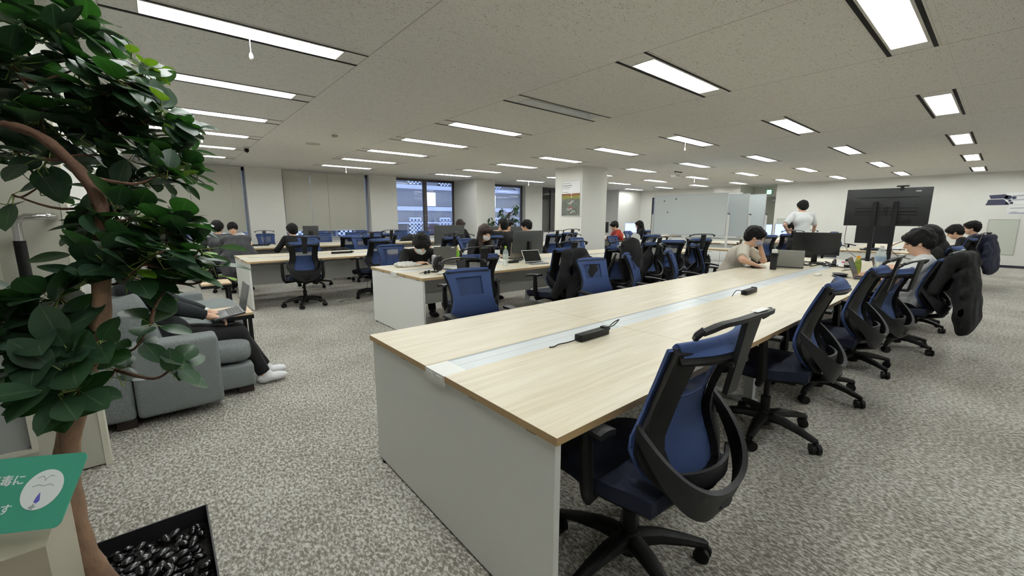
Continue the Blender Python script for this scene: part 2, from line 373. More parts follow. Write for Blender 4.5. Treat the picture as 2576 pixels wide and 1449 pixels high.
# skirting
M_skirt=mat('dark_skirting',(38,38,52),.6)
for nm,a,b in [('baseboard_right',(XR-.012,-2.4,0),(XR,5.72,.07)),('baseboard_left',(-.42,3.3,0),(-.408,12.6,.07)),('baseboard_back',(-.40,YW-.012,0),(8.1,YW,.07))]:
    struct(MB().box(a,b).build(nm,M_skirt,smooth=False))
# alcove door
r=bpy.data.objects.new('door_1',None); col.objects.link(r); r.location=(19.08,6.3,0); r['kind']='structure'
MB().box((-.03,-.5,0),(.02,.5,2.12)).build('door_leaf',M_greend,r,smooth=False,)
MB().box((-.05,-.58,0),(.02,-.5,2.2)).box((-.05,.5,0),(.02,.58,2.2)).box((-.05,-.5,2.12),(.02,.5,2.2)).build('door_frame',mat('door_frame_grey',(150,152,145),.5),r,smooth=False)
MB().lathe([(.028,-.05),(.028,-.03)],(0,.42,1.0),axis='x').lathe([(.012,-.1),(.03,-.09),(.03,-.06),(.012,-.05)],(0,.42,1.0),axis='x').build('knob',M_steel,r)
MB().box((-.09,-.4,2.03),(-.03,-.1,2.09)).tube([(-.06,-.12,2.06),(-.2,-.3,2.06),(-.06,-.48,2.12)],.01).build('door_closer',M_steel,r)
# exit sign
t=thing('exit_sign','green and white running man exit sign on the panel above the grey-green door','sign',(19.08,6.36,2.40))
MB().box((-.04,-.1,-.09),(.02,.1,.09)).build('housing',M_white,t,smooth=False)
M_exit=mat('exit_green',(40,200,120),.4,emit=1.6); M_exitw=mat('exit_white',(225,250,235),.4,emit=2.0)
e=MB().box((-.046,-.085,-.08),(-.041,.085,.08),0)
def flat(mb,poly,x,mi):  # polygon in the y,z plane
    mb.add([(x,-a,b) for a,b in poly],[tuple(range(len(poly)))],mi)
flat(e,[(-.07,-.07),(.07,-.07),(.07,.07),(-.07,.07)],-.048,1)
for po in ([(-.02,.035),(0,.05),(.015,.035),(0,.02)],[(-.03,.02),(.02,.02),(.03,-.02),(-.01,-.02)],[(-.01,-.01),(.02,-.02),(-.035,-.065),(-.05,-.055)],[(.01,-.01),(.03,-.02),(.055,-.055),(.04,-.062)],[(-.03,.02),(-.06,-.005),(-.05,-.015),(-.02,.0)],[(.02,.02),(.05,.0),(.06,.01),(.02,.03)]): flat(e,po,-.05,0)
e.build('sign_face',[M_exit,M_exitw],t,smooth=False)
# wall hatch panels on the right wall
M_hatch=mat('hatch_panel',(196,200,190),.6)
for (y0,y1,z0,z1,lb) in [(-.24,.32,.36,1.33,'tall pale green access panel low on the right wall near the frame edge'),(5.12,5.6,.72,1.34,'small pale access panel on the wall beside the alcove, behind the standing person')]:
    t=thing('access_panel',lb,'wall panel',(XR,(y0+y1)/2,z0))
    hw=(y1-y0)/2; hh=z1-z0
    MB().box((-.008,-hw+.01,.01),(-.001,hw-.01,hh-.01)).build('panel',M_hatch,t,smooth=False)
    MB().box((-.014,-hw,0),(-.001,-hw+.012,hh)).box((-.014,hw-.012,0),(-.001,hw,hh)).box((-.014,-hw,0),(-.001,hw,.012)).box((-.014,-hw,hh-.012),(-.001,hw,hh)).build('frame',mat('panel_trim',(165,168,160),.5),t,smooth=False)
# blinds
M_blind=mat('blind_slats',(206,204,192),.7); M_rail=mat('blind_rail',(190,190,184),.5)
def blind(a,b,lb,joints):
    t=thing('venetian_blind',lb,'blind',((a+b)/2,YW+.1,.98)); hw=(b-a)/2-.03; ht=H-.98-.05
    xs=[-hw]+[j-(a+b)/2 for j in joints]+[hw]
    for k in range(len(xs)-1):
        m=MB(); n=int(ht/.022)
        for q in range(n):
            z=.03+q*.022; x0,x1=xs[k]+.004,xs[k+1]-.004
            m.add([(x0,.006,z),(x1,.006,z),(x1,-.004,z+.023),(x0,-.004,z+.023),(x0,.008,z),(x1,.008,z),(x1,-.002,z+.023),(x0,-.002,z+.023)],[(0,1,2,3),(7,6,5,4),(0,4,5,1),(3,2,6,7)])
        m.build('slats',M_blind,t,smooth=False)
    MB().box((-hw,-.012,0),(hw,.012,.025)).build('bottom_rail',M_rail,t,smooth=False,bevel=.004)
    MB().box((-hw,-.02,ht),(hw,.02,ht+.045)).build('head_rail',M_rail,t,smooth=False)
    m=MB()
    for x in [xs[0]+.25,xs[-1]-.25]: m.tube([(x,-.012,0),(x,-.012,ht)],.0015,n=4)
    m.build('ladder_cord',M_rail,t)
blind(-.42,1.77,'lowered beige slatted blind in the leftmost window, partly behind the foreground tree',[.66])
blind(2.64,4.93,'lowered beige slatted blind between the two white pillars on the far wall',[3.35,3.82])
# building outside
t=thing('office_building','office building across the street seen through the far windows at dusk','building',(20,24,-6))
M_fac=mat('facade_blue_grey',(128,132,140),.8,noise=.05,nscale=2); M_lat=mat('white_lattice',(205,215,235),.6); M_band=mat('facade_band',(185,195,220),.6); M_fwin=mat('facade_window',(48,54,68),.3); M_fwl=mat('facade_lit_window',(235,235,240),.5,emit=.8)
MB().box((-22,0,0),(26,.5,20)).build('facade_wall',M_fac,t,smooth=False)
m=MB()
for z,hh in ((4.9,.2),(7.0,.08),(7.8,.24),(9.12,.24),(11.2,.2)): m.box((-22,-.25,z),(26,0,z+hh))
m.build('band',M_band,t,smooth=False)
m=MB()
for x in np.arange(-21,25,2.15):
    for z in (5.9,9.7):
        for a in range(4):
            m.box((x+a*.24,-.12,z-.3),(x+a*.24+.09,0,z+1.4))
        for b in range(8): m.box((x,-.12,z-.3+b*.24),(x+.81,0,z-.3+b*.24+.09))
m.build('lattice',M_lat,t,smooth=False)
m=MB(); m2=MB()
for x in np.arange(-20,25,2.15):
    for z in (5.8,9.8): m.box((x+.0,-.05,z-.2),(x+1.0,0,z+1.2))
for x in (-7.1,-2.2,6.4): m2.box((x,-.06,8.1),(x+.9,0,8.95))
m.build('window',M_fwin,t,smooth=False); m2.build('lit_window',M_fwl,t,smooth=False)
# ---------- ceiling lights ----------
M_tube=mat('fluorescent_tube',(251,254,250),.4,emit=TUBE); M_tubeoff=mat('unlit_tube',(232,236,238),.4)
M_refl=mat('reflector',(236,238,240),.35); M_slot=mat('slot_black',(12,12,12),.9)
def make_light(lit=True):
    t=thing('ceiling_light','','ceiling light',(0,0,ZC),0,'recessed ceiling lights in a grid')
    h=MB(); hx,hy,d=.6,.1,.07
    # open-bottomed housing with sloping sides
    i,o=[(-hx,-hy,0),(hx,-hy,0),(hx,hy,0),(-hx,hy,0)],[(-hx+.02,-hy+.03,d),(hx-.02,-hy+.03,d),(hx-.02,hy-.03,d),(-hx+.02,hy-.03,d)]
    h.add(i+o,[(0,1,5,4),(1,2,6,5),(2,3,7,6),(3,0,4,7),(4,5,6,7)])
    h.box((-hx+.03,-.012,d-.018),(hx-.03,.012,d))
    h.build('housing',M_refl,t,smooth=False)
    s=MB()
    for q in(-1,1): s.box((-LL/2,q*LW/2-.014,-.003),(LL/2,q*LW/2+.014,-.0005))
    s.build('air_slot',M_slot,t,smooth=False)
    s=MB()
    for q in(-1,1): s.box((-LL/2,q*(LW/2+.02)-.006,-.004),(LL/2,q*(LW/2+.02)+.006,-.0005))
    s.box((-hx-.01,-hy-.008,-.004),(hx+.01,-hy,-.0005)).box((-hx-.01,hy,-.004),(hx+.01,hy+.008,-.0005)).box((-hx-.01,-hy,-.004),(-hx,hy,-.0005)).box((hx,-hy,-.004),(hx+.01,hy,-.0005))
    s.build('trim',mat('light_trim',(214,212,204),.6),t,smooth=False)
    for q in(-1,1):
        MB().tube([(-.56,q*.045,.032),(.56,q*.045,.032)],.0155,n=6).build('tube',M_tube if lit else M_tubeoff,t)
    return t
proto=make_light(); 
offp=make_light(False)
def cordobj(t):
    m=MB().tube([(0,.1,0),(0,.1,-.09)],.0025,n=5).lathe([(.003,-.09),(.011,-.105),(.014,-.125),(.009,-.14),(.002,-.145)],(0,.1,0),10)
    m.build('pull_cord',M_white,t)
ordn=['first','second','third','fourth','fifth','sixth','seventh','eighth','ninth']
cords={(0,0),(0,3),(2,0),(1,5),(3,5),(4,2)}
for n_,(i,j) in enumerate(lights):
    x,y=X0+LP*i,Y0+LS*j
    lb='twin-tube recessed ceiling light, %s file from the left, %s row back from the near wall'%(ordn[i],ordn[j+3])
    if (i,j)==(1,0): offp.location=(x,y,ZC); offp['label']='ceiling light with unlit tubes and a dull pale reflector, the only one switched off'; continue
    if (i,j)==(0,0): lb='largest white ceiling light at the upper left, just above the foreground tree, with pull cord'
    if (i,j)==(1,-2): lb='big ceiling light cut by the top right frame edge, two tubes clearly seen'
    if n_==0: t=proto; t.location=(x,y,ZC); t['label']=lb
    else: t=dup(proto,(x,y,ZC),0,lb)
    if (i,j) in cords: cordobj(t)
# small ceiling fittings
def ceil_disc(name,x,y,r,h,lb,cat,m): 
    tag(MB().lathe([(r,0),(r,-h*.5),(r*.7,-h)],(0,0,0),20).build(name,m,None,loc=(x,y,ZC)),lb,cat)
M_ctl=mat('ceiling_fitting',(178,172,158),.7)
ceil_disc('ceiling_speaker',2.22,8.03,.12,.012,'round flush beige speaker disc in the ceiling between the light files','ceiling speaker',M_ctl)
ceil_disc('smoke_detector',2.26,6.98,.045,.03,'small round detector on the ceiling nearer than the speaker disc','smoke detector',M_ctl)
t=thing('dome_camera','small black camera hanging from the ceiling near the far left lights','camera',(1.38,9.18,ZC))
MB().lathe([(.05,0),(.05,-.02),(.03,-.03)]).build('mount',M_ctl,t); MB().ell((0,0,-.055),(.04,.04,.045)).build('dome',M_black,t)
t=thing('ceiling_projector','small white device hanging below the ceiling ahead of the whiteboards','ceiling device',(11.2,6.15,ZC))
MB().tube([(0,0,0),(0,0,-.08)],.012).build('stem',M_white,t); MB().box((-.12,-.08,-.15),(.12,.08,-.08)).build('body',M_white,t,bevel=.015); MB().box((-.18,-.1,-.02),(.18,-.06,0)).build('mounting_plate',M_black,t,smooth=False)
# ---------- bench desks ----------
M_beam=mat('desk_beam',(190,192,194),.5); M_foot=mat('desk_leg_grey',(196,200,202),.45)
def desk(x0,x1,y0,y1,n,lb,open_end=False,cap0=True):
    t=thing('bench_desk',lb,'desk',(x0,y0,0)); Lx=x1-x0; W=y1-y0; T=.72; th=.026; gap=.155; side=(W-gap)/2; mw=Lx/n
    for k in range(n):
        a=k*mw+.0012; b=(k+1)*mw-.0012
        for (c,d) in ((0,side),(W-side,W)):
            MB().box((a,c,T-th),(b,d,T),0,mis=[0,0,1,1,1,1]).build('worktop',[M_wood,M_edge],t,smooth=False)
        s=a+(.11 if k==0 else .002)
        m=MB(); yc=W/2
        m.box((s,side+.004,T-.012),(b,yc-.001,T-.004)).box((s,yc+.001,T-.012),(b,W-side-.004,T-.004))
        m.box((s,side+.001,T-.02),(b,side+.006,T-.001)).box((s,W-side-.006,T-.02),(b,W-side-.001,T-.001)).box((b-.01,side,T-.02),(b,W-side,T-.002))
        m.build('cable_cover',M_grey_white,t,smooth=False)
    for xx,sg in ((0,1),(Lx,-1)):
        m=MB().box((min(xx,xx+sg*.11),side+.001,T-.05),(max(xx,xx+sg*.11),W-side-.001,T-.001))
        m.box((xx-.002 if sg>0 else xx,side+.02,T-.035),(xx if sg>0 else xx+.002,side+.06,T-.012)).box((xx-.002 if sg>0 else xx,W-side-.06,T-.035),(xx if sg>0 else xx+.002,W-side-.02,T-.012))
        m.build('end_cap',M_white,t,smooth=False)
        if open_end and sg<0:
            m=MB().box((Lx-.06,.02,.03),(Lx-.02,.06,T-th)).box((Lx-.06,W-.06,.03),(Lx-.02,W-.02,T-th)).box((Lx-.06,.02,T-th-.05),(Lx-.02,W-.02,T-th)).box((Lx-.05,.06,.15),(Lx-.035,W-.06,T-.1))
            m.build('end_frame',M_alu,t,smooth=False)
        else:
            a=xx+sg*.012; b=xx+sg*.037
            MB().box((min(a,b),.015,.012),(max(a,b),W-.015,T-th-.002)).build('end_panel',M_white,t,smooth=False,bevel=.002)
            m=MB()
            for yy in (.10,.42,1.0,1.28): m.box((min(a,b)-.0008,yy,T-th-.010),(max(a,b)+.0008,yy+.045,T-th-.004))
            m.build('edge_slot',M_slot,t,smooth=False); m=MB()
            for yy in (.08,W-.08): m.lathe([(.018,0),(.018,.012)],((a+b)/2,yy,0),10)
            m.build('levelling_foot',M_black,t)
    MB().box((.04,W/2-.13,T-th-.09),(Lx-.04,W/2-.1,T-th-.002)).box((.04,W/2+.1,T-th-.09),(Lx-.04,W/2+.13,T-th-.002)).box((.04,W/2-.1,T-.12),(Lx-.04,W/2+.1,T-.11)).build('cable_tray',M_beam,t,smooth=False)
    MB().box((.05,W/2-.009,.28),(Lx-.05,W/2+.009,T-.12)).build('modesty_panel',M_white,t,smooth=False)
    for k in range(1,n):
        if k%2==0 or n<4:
            x=k*mw; MB().box((x-.03,.22,T-th-.05),(x+.03,W-.22,T-th-.003)).box((x-.03,W/2-.42,.03),(x+.03,W/2-.36,T-th-.05)).box((x-.03,W/2+.36,.03),(x+.03,W/2+.42,T-th-.05)).box((x-.035,W/2-.44,0),(x+.035,W/2+.44,.03)).build('leg_frame',M_foot,t,smooth=False)
    for k in range(n):
        x=(k+.5)*mw
        MB().box((x-.04,.08,T-th-.02),(x+.04,.16,T-th-.001)).build('power_socket',M_white,t,smooth=False)
    return t
desk(.81,8.01,.757,2.157,6,'long pale wooden bench desk filling the foreground, its white end panel facing the camera')
desk(2.05,8.30,3.88,5.28,5,'second bench desk from the camera, where the man in black and the masked woman sit',open_end=True)
desk(.91,7.95,6.93,8.33,6,'third bench desk back, its end beside the side tables, running toward the central pillar')
desk(.55,7.75,10.0,11.4,6,'farthest bench desk, directly in front of the beige blinds')
desk(10.47,15.3,.757,2.157,4,'bench desk beyond the television stand, close to the right wall')
desk(10.95,15.75,3.88,5.28,4,'bench desk behind the whiteboards, where the standing person works')
desk(9.75,12.2,5.75,6.95,2,'short bench desk right of the central pillar, in front of the red shirt')
desk(10.0,15.4,8.0,9.4,4,'bench desk in the far corner where the person in the red shirt sits')

# ---------- task chairs ----------
hw_=spl([0,.12,.3,.5,.75,1],[.13,.20,.235,.19,.188,.212]); zz=lambda v:.46+v*.49
yy_=spl([0,.15,.33,.55,.8,1],[-.28,-.245,-.205,-.215,-.255,-.295])
def back(u,v,off=0): 
    return Vector((u*hw_(v),yy_(v)+.055*u*u*(1-.3*v)+off,zz(v)))
US=[-1,-.9,-.8,-.7,-.6,-.4,-.2,0,.2,.4,.6,.7,.8,.9,1]; VS=[0,.05,.1,.16,.22,.3,.38,.46,.54,.62,.7,.78,.84,.9,.95,1]
inner=lambda u,v: abs(u)<(.58 if v>.35 else .62) and .12<v<.88
def make_chair():
    t=thing('task_chair','','chair',(0,0,0))
    m=MB()
    for k in range(5):
        a=2*PI*k/5+PI/2+.3; d=Vector((math.cos(a),math.sin(a),0))
        m.tube([d*.02+Vector((0,0,.115)),d*.12+Vector((0,0,.118)),d*.22+Vector((0,0,.10)),d*.305+Vector((0,0,.078))],[.042,.036,.028,.021],n=8,flat=.75)
    m.lathe([(.045,.06),(.05,.075),(.05,.13),(.034,.15)],n=14); m.build('base',M_black,t)
    for k in range(5):
        a=2*PI*k/5+PI/2+.3; d=Vector((math.cos(a),math.sin(a),0)); c=d*.31; q=Vector((-d.y,d.x,0)); e=Vector((math.cos(a+.9),math.sin(a+.9),0)); f=Vector((-e.y,e.x,0))
        m=MB(); m.tube([c+Vector((0,0,.04)),c+Vector((0,0,.085))],.008,n=6)
        cc=c+f*.012+Vector((0,0,.031))
        m.tube([cc-e*.026,cc-e*.006],.03,n=12).tube([cc+e*.006,cc+e*.026],.03,n=12).tube([cc-e*.008,cc+e*.008],.02,n=8)
        m.build('caster',M_black,t)
    MB().tube([(0,0,.13),(0,0,.24)],.028,n=12).tube([(0,0,.24),(0,0,.36)],.017,n=10).build('gas_column',M_black,t)
    m=MB().box((-.11,-.16,.345),(.11,.15,.39)).tube([(0,-.1,.37),(0,-.2,.37),(0,-.3,.40),(0,-.34,.45)],[.04,.045,.05,.045],n=8,flat=.5).tube([(.1,.05,.365),(.22,.05,.36),(.26,.05,.355)],.009,n=6)
    m.build('mechanism',M_black,t,bevel=.0)
    def seat(u,v):  # u -1..1, v 0 rear..1 front
        wv=.245*(1-.10*abs(v-.5)*2)*(1); z=.455+.02*math.exp(-((v-.05)/.2)**2)-.05*max(0,v-.78)**1.5*6+.012*u*u
        return (u*wv,-.23+v*.47,z)
    lin=lambda a,b,n:[a+(b-a)*i/n for i in range(n+1)]
    MB().slab(lambda u,v:Vector(seat(u,v))+Vector((0,0,-.03-.018*(u*u))),lin(-1,1,10),lin(0,1,10),.055).build('seat',M_blue_dk,t,bevel=0)
    MB().slab(lambda u,v:Vector(seat(u*.93,v*.94+.03))+Vector((0,0,-.075)),lin(-1,1,8),lin(0,1,8),.03).build('seat_shell',M_black,t)
    # backrest
    MB().slab(lambda u,v:back(u,v,-.012),US,VS,.022,lambda u,v:not inner(u,v)).build('back_frame',M_black,t)
    MB().slab(lambda u,v:back(u,v,.012),US,VS,.012,lambda u,v:not(inner(u,v) and v>.64)).build('back_cover',M_blue,t)
    MB().slab(lambda u,v:back(u,v,.006),US,VS,0,lambda u,v:inner(u,v) and v>.6).build('mesh_window',M_win,t)
    def cap(u,v):
        p=back(u,1,.012); e=.056*(1-.6*abs(u)**2.5); return p+Vector((0,-e*v+.004,.02*math.sin(PI*min(v*1.15,1))*(1-.3*u*u)-.02*v*v+.0))
    MB().slab(lambda u,v:cap(u*.9,v),[i/5-1 for i in range(11)],lin(0,1,7),.016).build('top_cap',M_blue,t)
    MB().slab(lambda u,v:cap(u*.93,v*1.06)+Vector((0,-.0,-.016)),[i/5-1 for i in range(11)],lin(0,1,5),.024).build('cap_underside',M_black,t)
    # loop that carries the backrest: from each wing down to the tail and up
    m=MB()
    pts=[]
    for k in range(25):
        s=-1+2*k/24; a=abs(s)
        pts.append(Vector((math.copysign(.228*math.sin(min(a,1)*PI/2)**.9,s) if a>0 else 0,-.36+.19*a**2.2,.445+.235*a**1.9)))
    def ring(u,v):
        i=(u+1)/2*24; k=min(int(i),23); f=i-k; p=pts[k].lerp(pts[k+1],f); a=abs(u); h=.075*(1-a**2.2)+.038
        return p+Vector((0,.045*(1-v)*(1-a)-.0,(v-.5)*h))
    m.slab(ring,lin(-1,1,24),[0,.5,1],.018); m.build('support_loop',M_dark,t)
    MB().slab(lambda u,v:Vector((u*.155,-.265-.05*(1-u*u),.50+v*.055)),lin(-1,1,8),[0,.5,1],.012).build('lumbar_strip',M_dark,t)
    for s in(-1,1):
        m=MB().tube([(s*.12,.02,.36),(s*.25,.0,.355),(s*.275,-.02,.40),(s*.28,-.02,.46),(s*.282,-.015,.56),(s*.28,-.01,.64)],[.016,.018,.022,.026,.024,.02],n=8,upv=(0,1,0))
        a=m.build('armrest',M_black,t)
        def pad(u,v): return Vector((s*.275+u*(.036-.012*v),-.10+v*.25,.655-.03*v*v-.006*u*u))
        MB().slab(pad,lin(-1,1,4),lin(0,1,8),.02).build('arm_pad',M_dark,a)
    # coat hanger with neck
    m=MB()
    m.slab(lambda u,v:Vector((u*(.03+.012*v*v),-.325-.045*v-.0*u,.80+.235*v)),lin(-1,1,2),lin(0,1,6),.016)
    def bar(u,v): return Vector((u*.205,-.375+.05*abs(u)**3-.01*v,1.035+.012*math.cos(u*PI/2)-.035*max(0,abs(u)-.75)*2+(v-.5)*.0))+Vector((0,(v-.5)*.032,-.0))
    m.slab(bar,lin(-1,1,20),[0,.5,1],.012)
    m.tube([(-.205,-.34,1.03),(-.213,-.325,1.012),(-.202,-.315,1.0)],[.01,.011,.009],n=6).tube([(.205,-.34,1.03),(.213,-.325,1.012),(.202,-.315,1.0)],[.01,.011,.009],n=6)
    m.slab(lambda u,v:Vector((u*.05,-.29-.06*v,.90)),[-1,0,1],[0,.5,1],.012)
    h=m.build('coat_hanger',M_dark,t)
    MB().slab(lambda u,v:Vector((.045+u*.04,-.37+(v-.5)*.022,1.0555)),[-1,0,1],[0,1],.001).build('sticker',M_white,h)
    return t
chairs=[ # x,y,deg,dz,hanger,label
(1.28,.80,-3,.03,1,'closest black and blue mesh chair, in the right foreground, with coat hanger and white sticker'),
(2.82,.84,6,.04,0,'second chair along the right side of the front desk, without a coat hanger'),
(3.80,.80,0,.05,1,'third chair along the right side of the front desk, hanger arm raised above the table'),
(4.74,.76,-12,-.03,1,'fourth chair along the right side of the front desk, left of the man in white'),
(5.83,.60,-6,.0,1,'chair of the seated man in the white shirt, with a black coat over it'),
(7.1,.60,-8,.06,0,'black mesh chair behind the coat-covered one, used by the long-haired person'),
(1.86,2.52,176,-.03,1,'nearest blue-fronted chair across the front desk, facing the camera, hanger behind it'),
(3.50,2.60,172,-.05,0,'blue-fronted chair across the front desk, second from the left, with faint pale marks'),
(4.35,2.62,203,-.03,1,'blue-fronted chair twisted sideways across the front desk, third from the left'),
(5.28,2.62,204,-.04,1,'turned blue chair across the front desk with a grey hanger, left of the cream T-shirt'),
(6.3,2.78,215,-.0,1,'blue chair right behind the masked man in the cream T-shirt'),
(2.42,3.55,-10,.03,1,'black mesh chair at the second desk next to the black desk fan'),
(3.55,3.42,-8,.05,1,'chair at the second desk draped with a black backpack, right of the green-capped bottle'),
(4.55,3.42,-14,.02,1,'chair at the second desk with an upright black rucksack hung on it'),
(5.45,3.5,-8,.04,1,'wide black-backed chair at the second desk with a bag strap at its left'),
(6.15,3.5,-30,.05,0,'narrow side-on chair at the second desk, right of the chair with the bag strap'),
(6.95,3.45,-34,.05,1,'last chair on the near side of the second desk, before the white drawer cabinet'),
(2.62,5.70,176,-.02,0,'blue chair at the far side of the second desk, left of the man in black'),
(4.15,5.85,184,.02,1,'blue chair behind the masked long-haired woman'),
(6.90,5.75,176,-.04,1,'blue-fronted chair with hanger in front of the central pillar base'),
(8.35,5.85,182,-.04,0,'small blue-fronted chair just right of the central pillar'),
(1.62,6.88,-6,.03,1,'black mesh chair seen straight from behind at the near side of the third desk'),
(2.72,6.95,14,.04,0,'mesh chair at the third desk, just left of the second desk corner'),
(3.35,8.85,178,-.03,0,'blue chair facing us at the far side of the third desk, behind the power strip'),
(4.00,6.75,10,.04,1,'chair half hidden behind the man in black, with a wide hanger'),
(4.90,6.55,-5,.05,0,'black-framed chair behind the woman, left of her long hair'),
(6.55,6.55,-6,.04,1,'mesh chair with hanger at the third desk, left of the pillar poster'),
(7.15,6.6,-14,.06,1,'mesh chair with hanger nearest the central pillar on the left'),
(2.25,8.72,178,.02,0,'blue-fronted chair between the third and farthest desks, right of the person in black'),
(3.18,9.55,2,.0,0,'black-framed chair with a black bag beside it at the farthest desk'),
(3.66,9.2,-24,.0,1,'turned chair at the farthest desk, left of the hanger chair'),
(4.05,9.5,6,.03,1,'chair with a broad hanger at the farthest desk in front of the blind edge'),
(2.05,11.85,182,-.02,1,'blue chair with hanger against the first white pillar, behind the farthest desk'),
(3.45,11.9,178,-.03,0,'plain blue chair under the second blind, left one of the pair'),
(4.25,11.85,183,-.03,0,'plain blue chair under the second blind, near its right end'),
(5.05,11.9,177,-.03,0,'blue chair against the second white pillar, left of the black cloth bag'),
(5.70,11.8,180,.0,0,'taller blue chair in front of the clear window, above the black cloth bag'),
(6.5,11.9,176,-.04,0,'blue chair below the clear window, right of the black cloth bag'),
(.95,9.15,10,.0,0,'chair behind the tree covered with a grey jacket'),
(9.75,3.35,-40,.04,0,'dark chair beside the whiteboards, only its tall side showing'),
(10.6,3.12,-52,.05,1,'tilted chair between the masked man and the lit monitor'),
(12.1,3.2,-60,.03,1,'chair loaded with black bags right of the dark monitor back'),
(11.3,2.75,150,.0,0,'small blue chair at the left end of the desk behind the television'),
(13.6,2.65,170,.03,0,'blue chair seen between the television legs at the right wall'),
(11.5,.62,-10,.02,1,'chair of the dark-haired person bent forward at the right wall'),
(12.6,.55,-16,.03,1,'chair draped with a navy jacket near the right wall'),
(9.35,7.5,40,.02,0,'black chair at the elbow of the person in the red shirt'),
(10.75,7.05,185,.0,0,'blue-fronted chair right of the red shirt'),
(11.6,7.35,-10,.02,0,'dark chair right of the long-haired person in the far corner'),
(8.8,5.55,-20,.0,0,'narrow dark chair at the short desk beside the central pillar'),
(12.4,7.1,180,.0,0,'blue chair in the far corner beside the whiteboard edge'),
]
UP={'seat','seat_shell','back_frame','back_cover','mesh_window','top_cap','cap_underside','support_loop','lumbar_strip','armrest','coat_hanger','mechanism'}
pc=make_chair(); chair_objs={}
for k,(x,y,dg,dz,hg,lb) in enumerate(chairs):
    if k==0: c=pc; c.location=(x,y,0); c.rotation_euler=(0,0,math.radians(dg)); c['label']=lb; c['group']='task chairs around the bench desks'
    else: c=dup(pc0,(x,y,0),math.radians(dg),lb,'task chairs around the bench desks',() if hg else ('coat_hanger',))
    if k==0: pc0=pc
    chair_objs[k]=c
for k,(x,y,dg,dz,hg,lb) in enumerate(chairs):
    for ch in chair_objs[k].children:
        if ch.name.split('.')[0] in UP: ch.location.z=dz
# ---------- open door at the left ----------
r=bpy.data.objects.new('door_2',None); col.objects.link(r); r.location=(-.34,3.07,0); r['kind']='structure'
def yb(m,a,b): return m.box(a,b)
m=MB(); # leaf with a tall glazed opening
m.box((-.9,-.03,.01),(-.25,.02,.17)).box((-.25,-.03,.01),(-.0,.02,2.1)).box((-.9,-.03,.17),(-.72,.02,2.1)).box((-.72,-.03,1.9),(-.25,.02,2.1))
m.build('door_leaf',M_beige,r,smooth=False)
MB().box((-.72,-.036,.17),(-.70,.02,1.9)).box((-.27,-.036,.17),(-.25,.02,1.9)).box((-.70,-.036,.17),(-.27,.02,.19)).box((-.70,-.036,1.88),(-.27,.02,1.9)).build('glazing_bead',mat('pale_bead',(222,221,208),.4),r,smooth=False)
MB().box((-.70,-.008,.19),(-.27,.0,1.88)).build('frosted_pane',mat('frosted_glass',(168,172,172),.5,noise=.08,nscale=300),r,smooth=False)
MB().box((-.022,-.034,.0),(.002,.026,2.1)).build('edge_strip',mat('cream_edge',(226,224,208),.5),r,smooth=False)
t=thing('door_pull','chrome pull handle with black grip on the beige door behind the tree','handle',(-.34,3.04,0))
MB().tube([(-.05,0,1.35),(-.05,-.05,1.352),(-.07,-.085,1.352),(-.13,-.09,1.35),(-.155,-.09,1.335),(-.162,-.09,1.31),(-.162,-.09,1.24)],.016,n=12).tube([(-.162,-.09,.72),(-.162,-.09,.66),(-.15,-.09,.635),(-.05,-.05,.632),(-.05,0,.632)],.016,n=12).build('bracket',M_chrome,t)
MB().tube([(-.162,-.09,1.24),(-.162,-.09,.72)],.021,n=12).build('grip',M_black,t)
# ---------- sofa ----------
def rb(name,a,b,m,par,bev=.03,puff=0):
    o=MB().box(a,b).build(name,m,par,bevel=bev); return o
def cushion(name,c,s,m,par,R=None,puff=.25,k=3.2):
    # superellipsoid pillow
    mb=MB(); nu,nv=28,14; c=Vector(c)
    sg=lambda x,e: math.copysign(abs(x)**e,x)
    vs=[]
    for i in range(nv+1):
        ph=-PI/2+PI*i/nv
        for j in range(nu):
            a=2*PI*j/nu; p=Vector((s[0]*sg(math.cos(ph),.28)*sg(math.cos(a),.2),s[1]*sg(math.cos(ph),.28)*sg(math.sin(a),.2),s[2]*sg(math.sin(ph),.6)))
            p.z+=.012*math.sin(9*p.x+2)*math.sin(8*p.y); vs.append(c+(R@p if R else p))
    fs=[(i*nu+j,i*nu+(j+1)%nu,(i+1)*nu+(j+1)%nu,(i+1)*nu+j) for i in range(nv) for j in range(nu)]
    mb.add(vs,fs); return mb.build(name,m,par,ang=80)
t=thing('sofa','long grey fabric sofa with chunky arm and loose cushions at the left','sofa',(-.40,3.43,0))
rb('arm',(0.168,0,.06),(.63,.20,.545),M_sofa,t,.03)
rb('back_frame',(0,.02,.06),(.164,2.45,.54),M_sofa,t,.03)
rb('base',(.12,.20,.06),(.85,1.45,.235),M_sofa,t,.02)
rb('chaise_base',(.12,1.46,.06),(.98,2.45,.235),M_sofa,t,.02)
cushion('seat_cushion',(.50,.825,.335),(.36,.62,.095),M_sofa,t)
cushion('seat_cushion',(.56,1.95,.335),(.42,.50,.095),M_sofa,t)
Rb=Matrix.Rotation(-.25,3,'Y')
cushion('back_cushion',(.20,.50,.60),(.11,.29,.25),M_sofa,t,Rb)
cushion('back_cushion',(.18,1.25,.60),(.11,.36,.26),M_sofa,t,Rb)
cushion('back_cushion',(.18,2.0,.60),(.11,.36,.26),M_sofa,t,Rb)
rb('far_arm',(.03,2.45,.06),(.70,2.6,.50),M_sofa,t,.03)
M_foot2=mat('dark_wood_foot',(40,27,22),.5)
for q in ((.74,.24),(.74,2.3),(.06,.05),(.06,2.3),(.4,2.5)): MB().box((q[0],q[1],0),(q[0]+.1,q[1]+.1,.065)).build('foot',M_foot2,t,smooth=False)
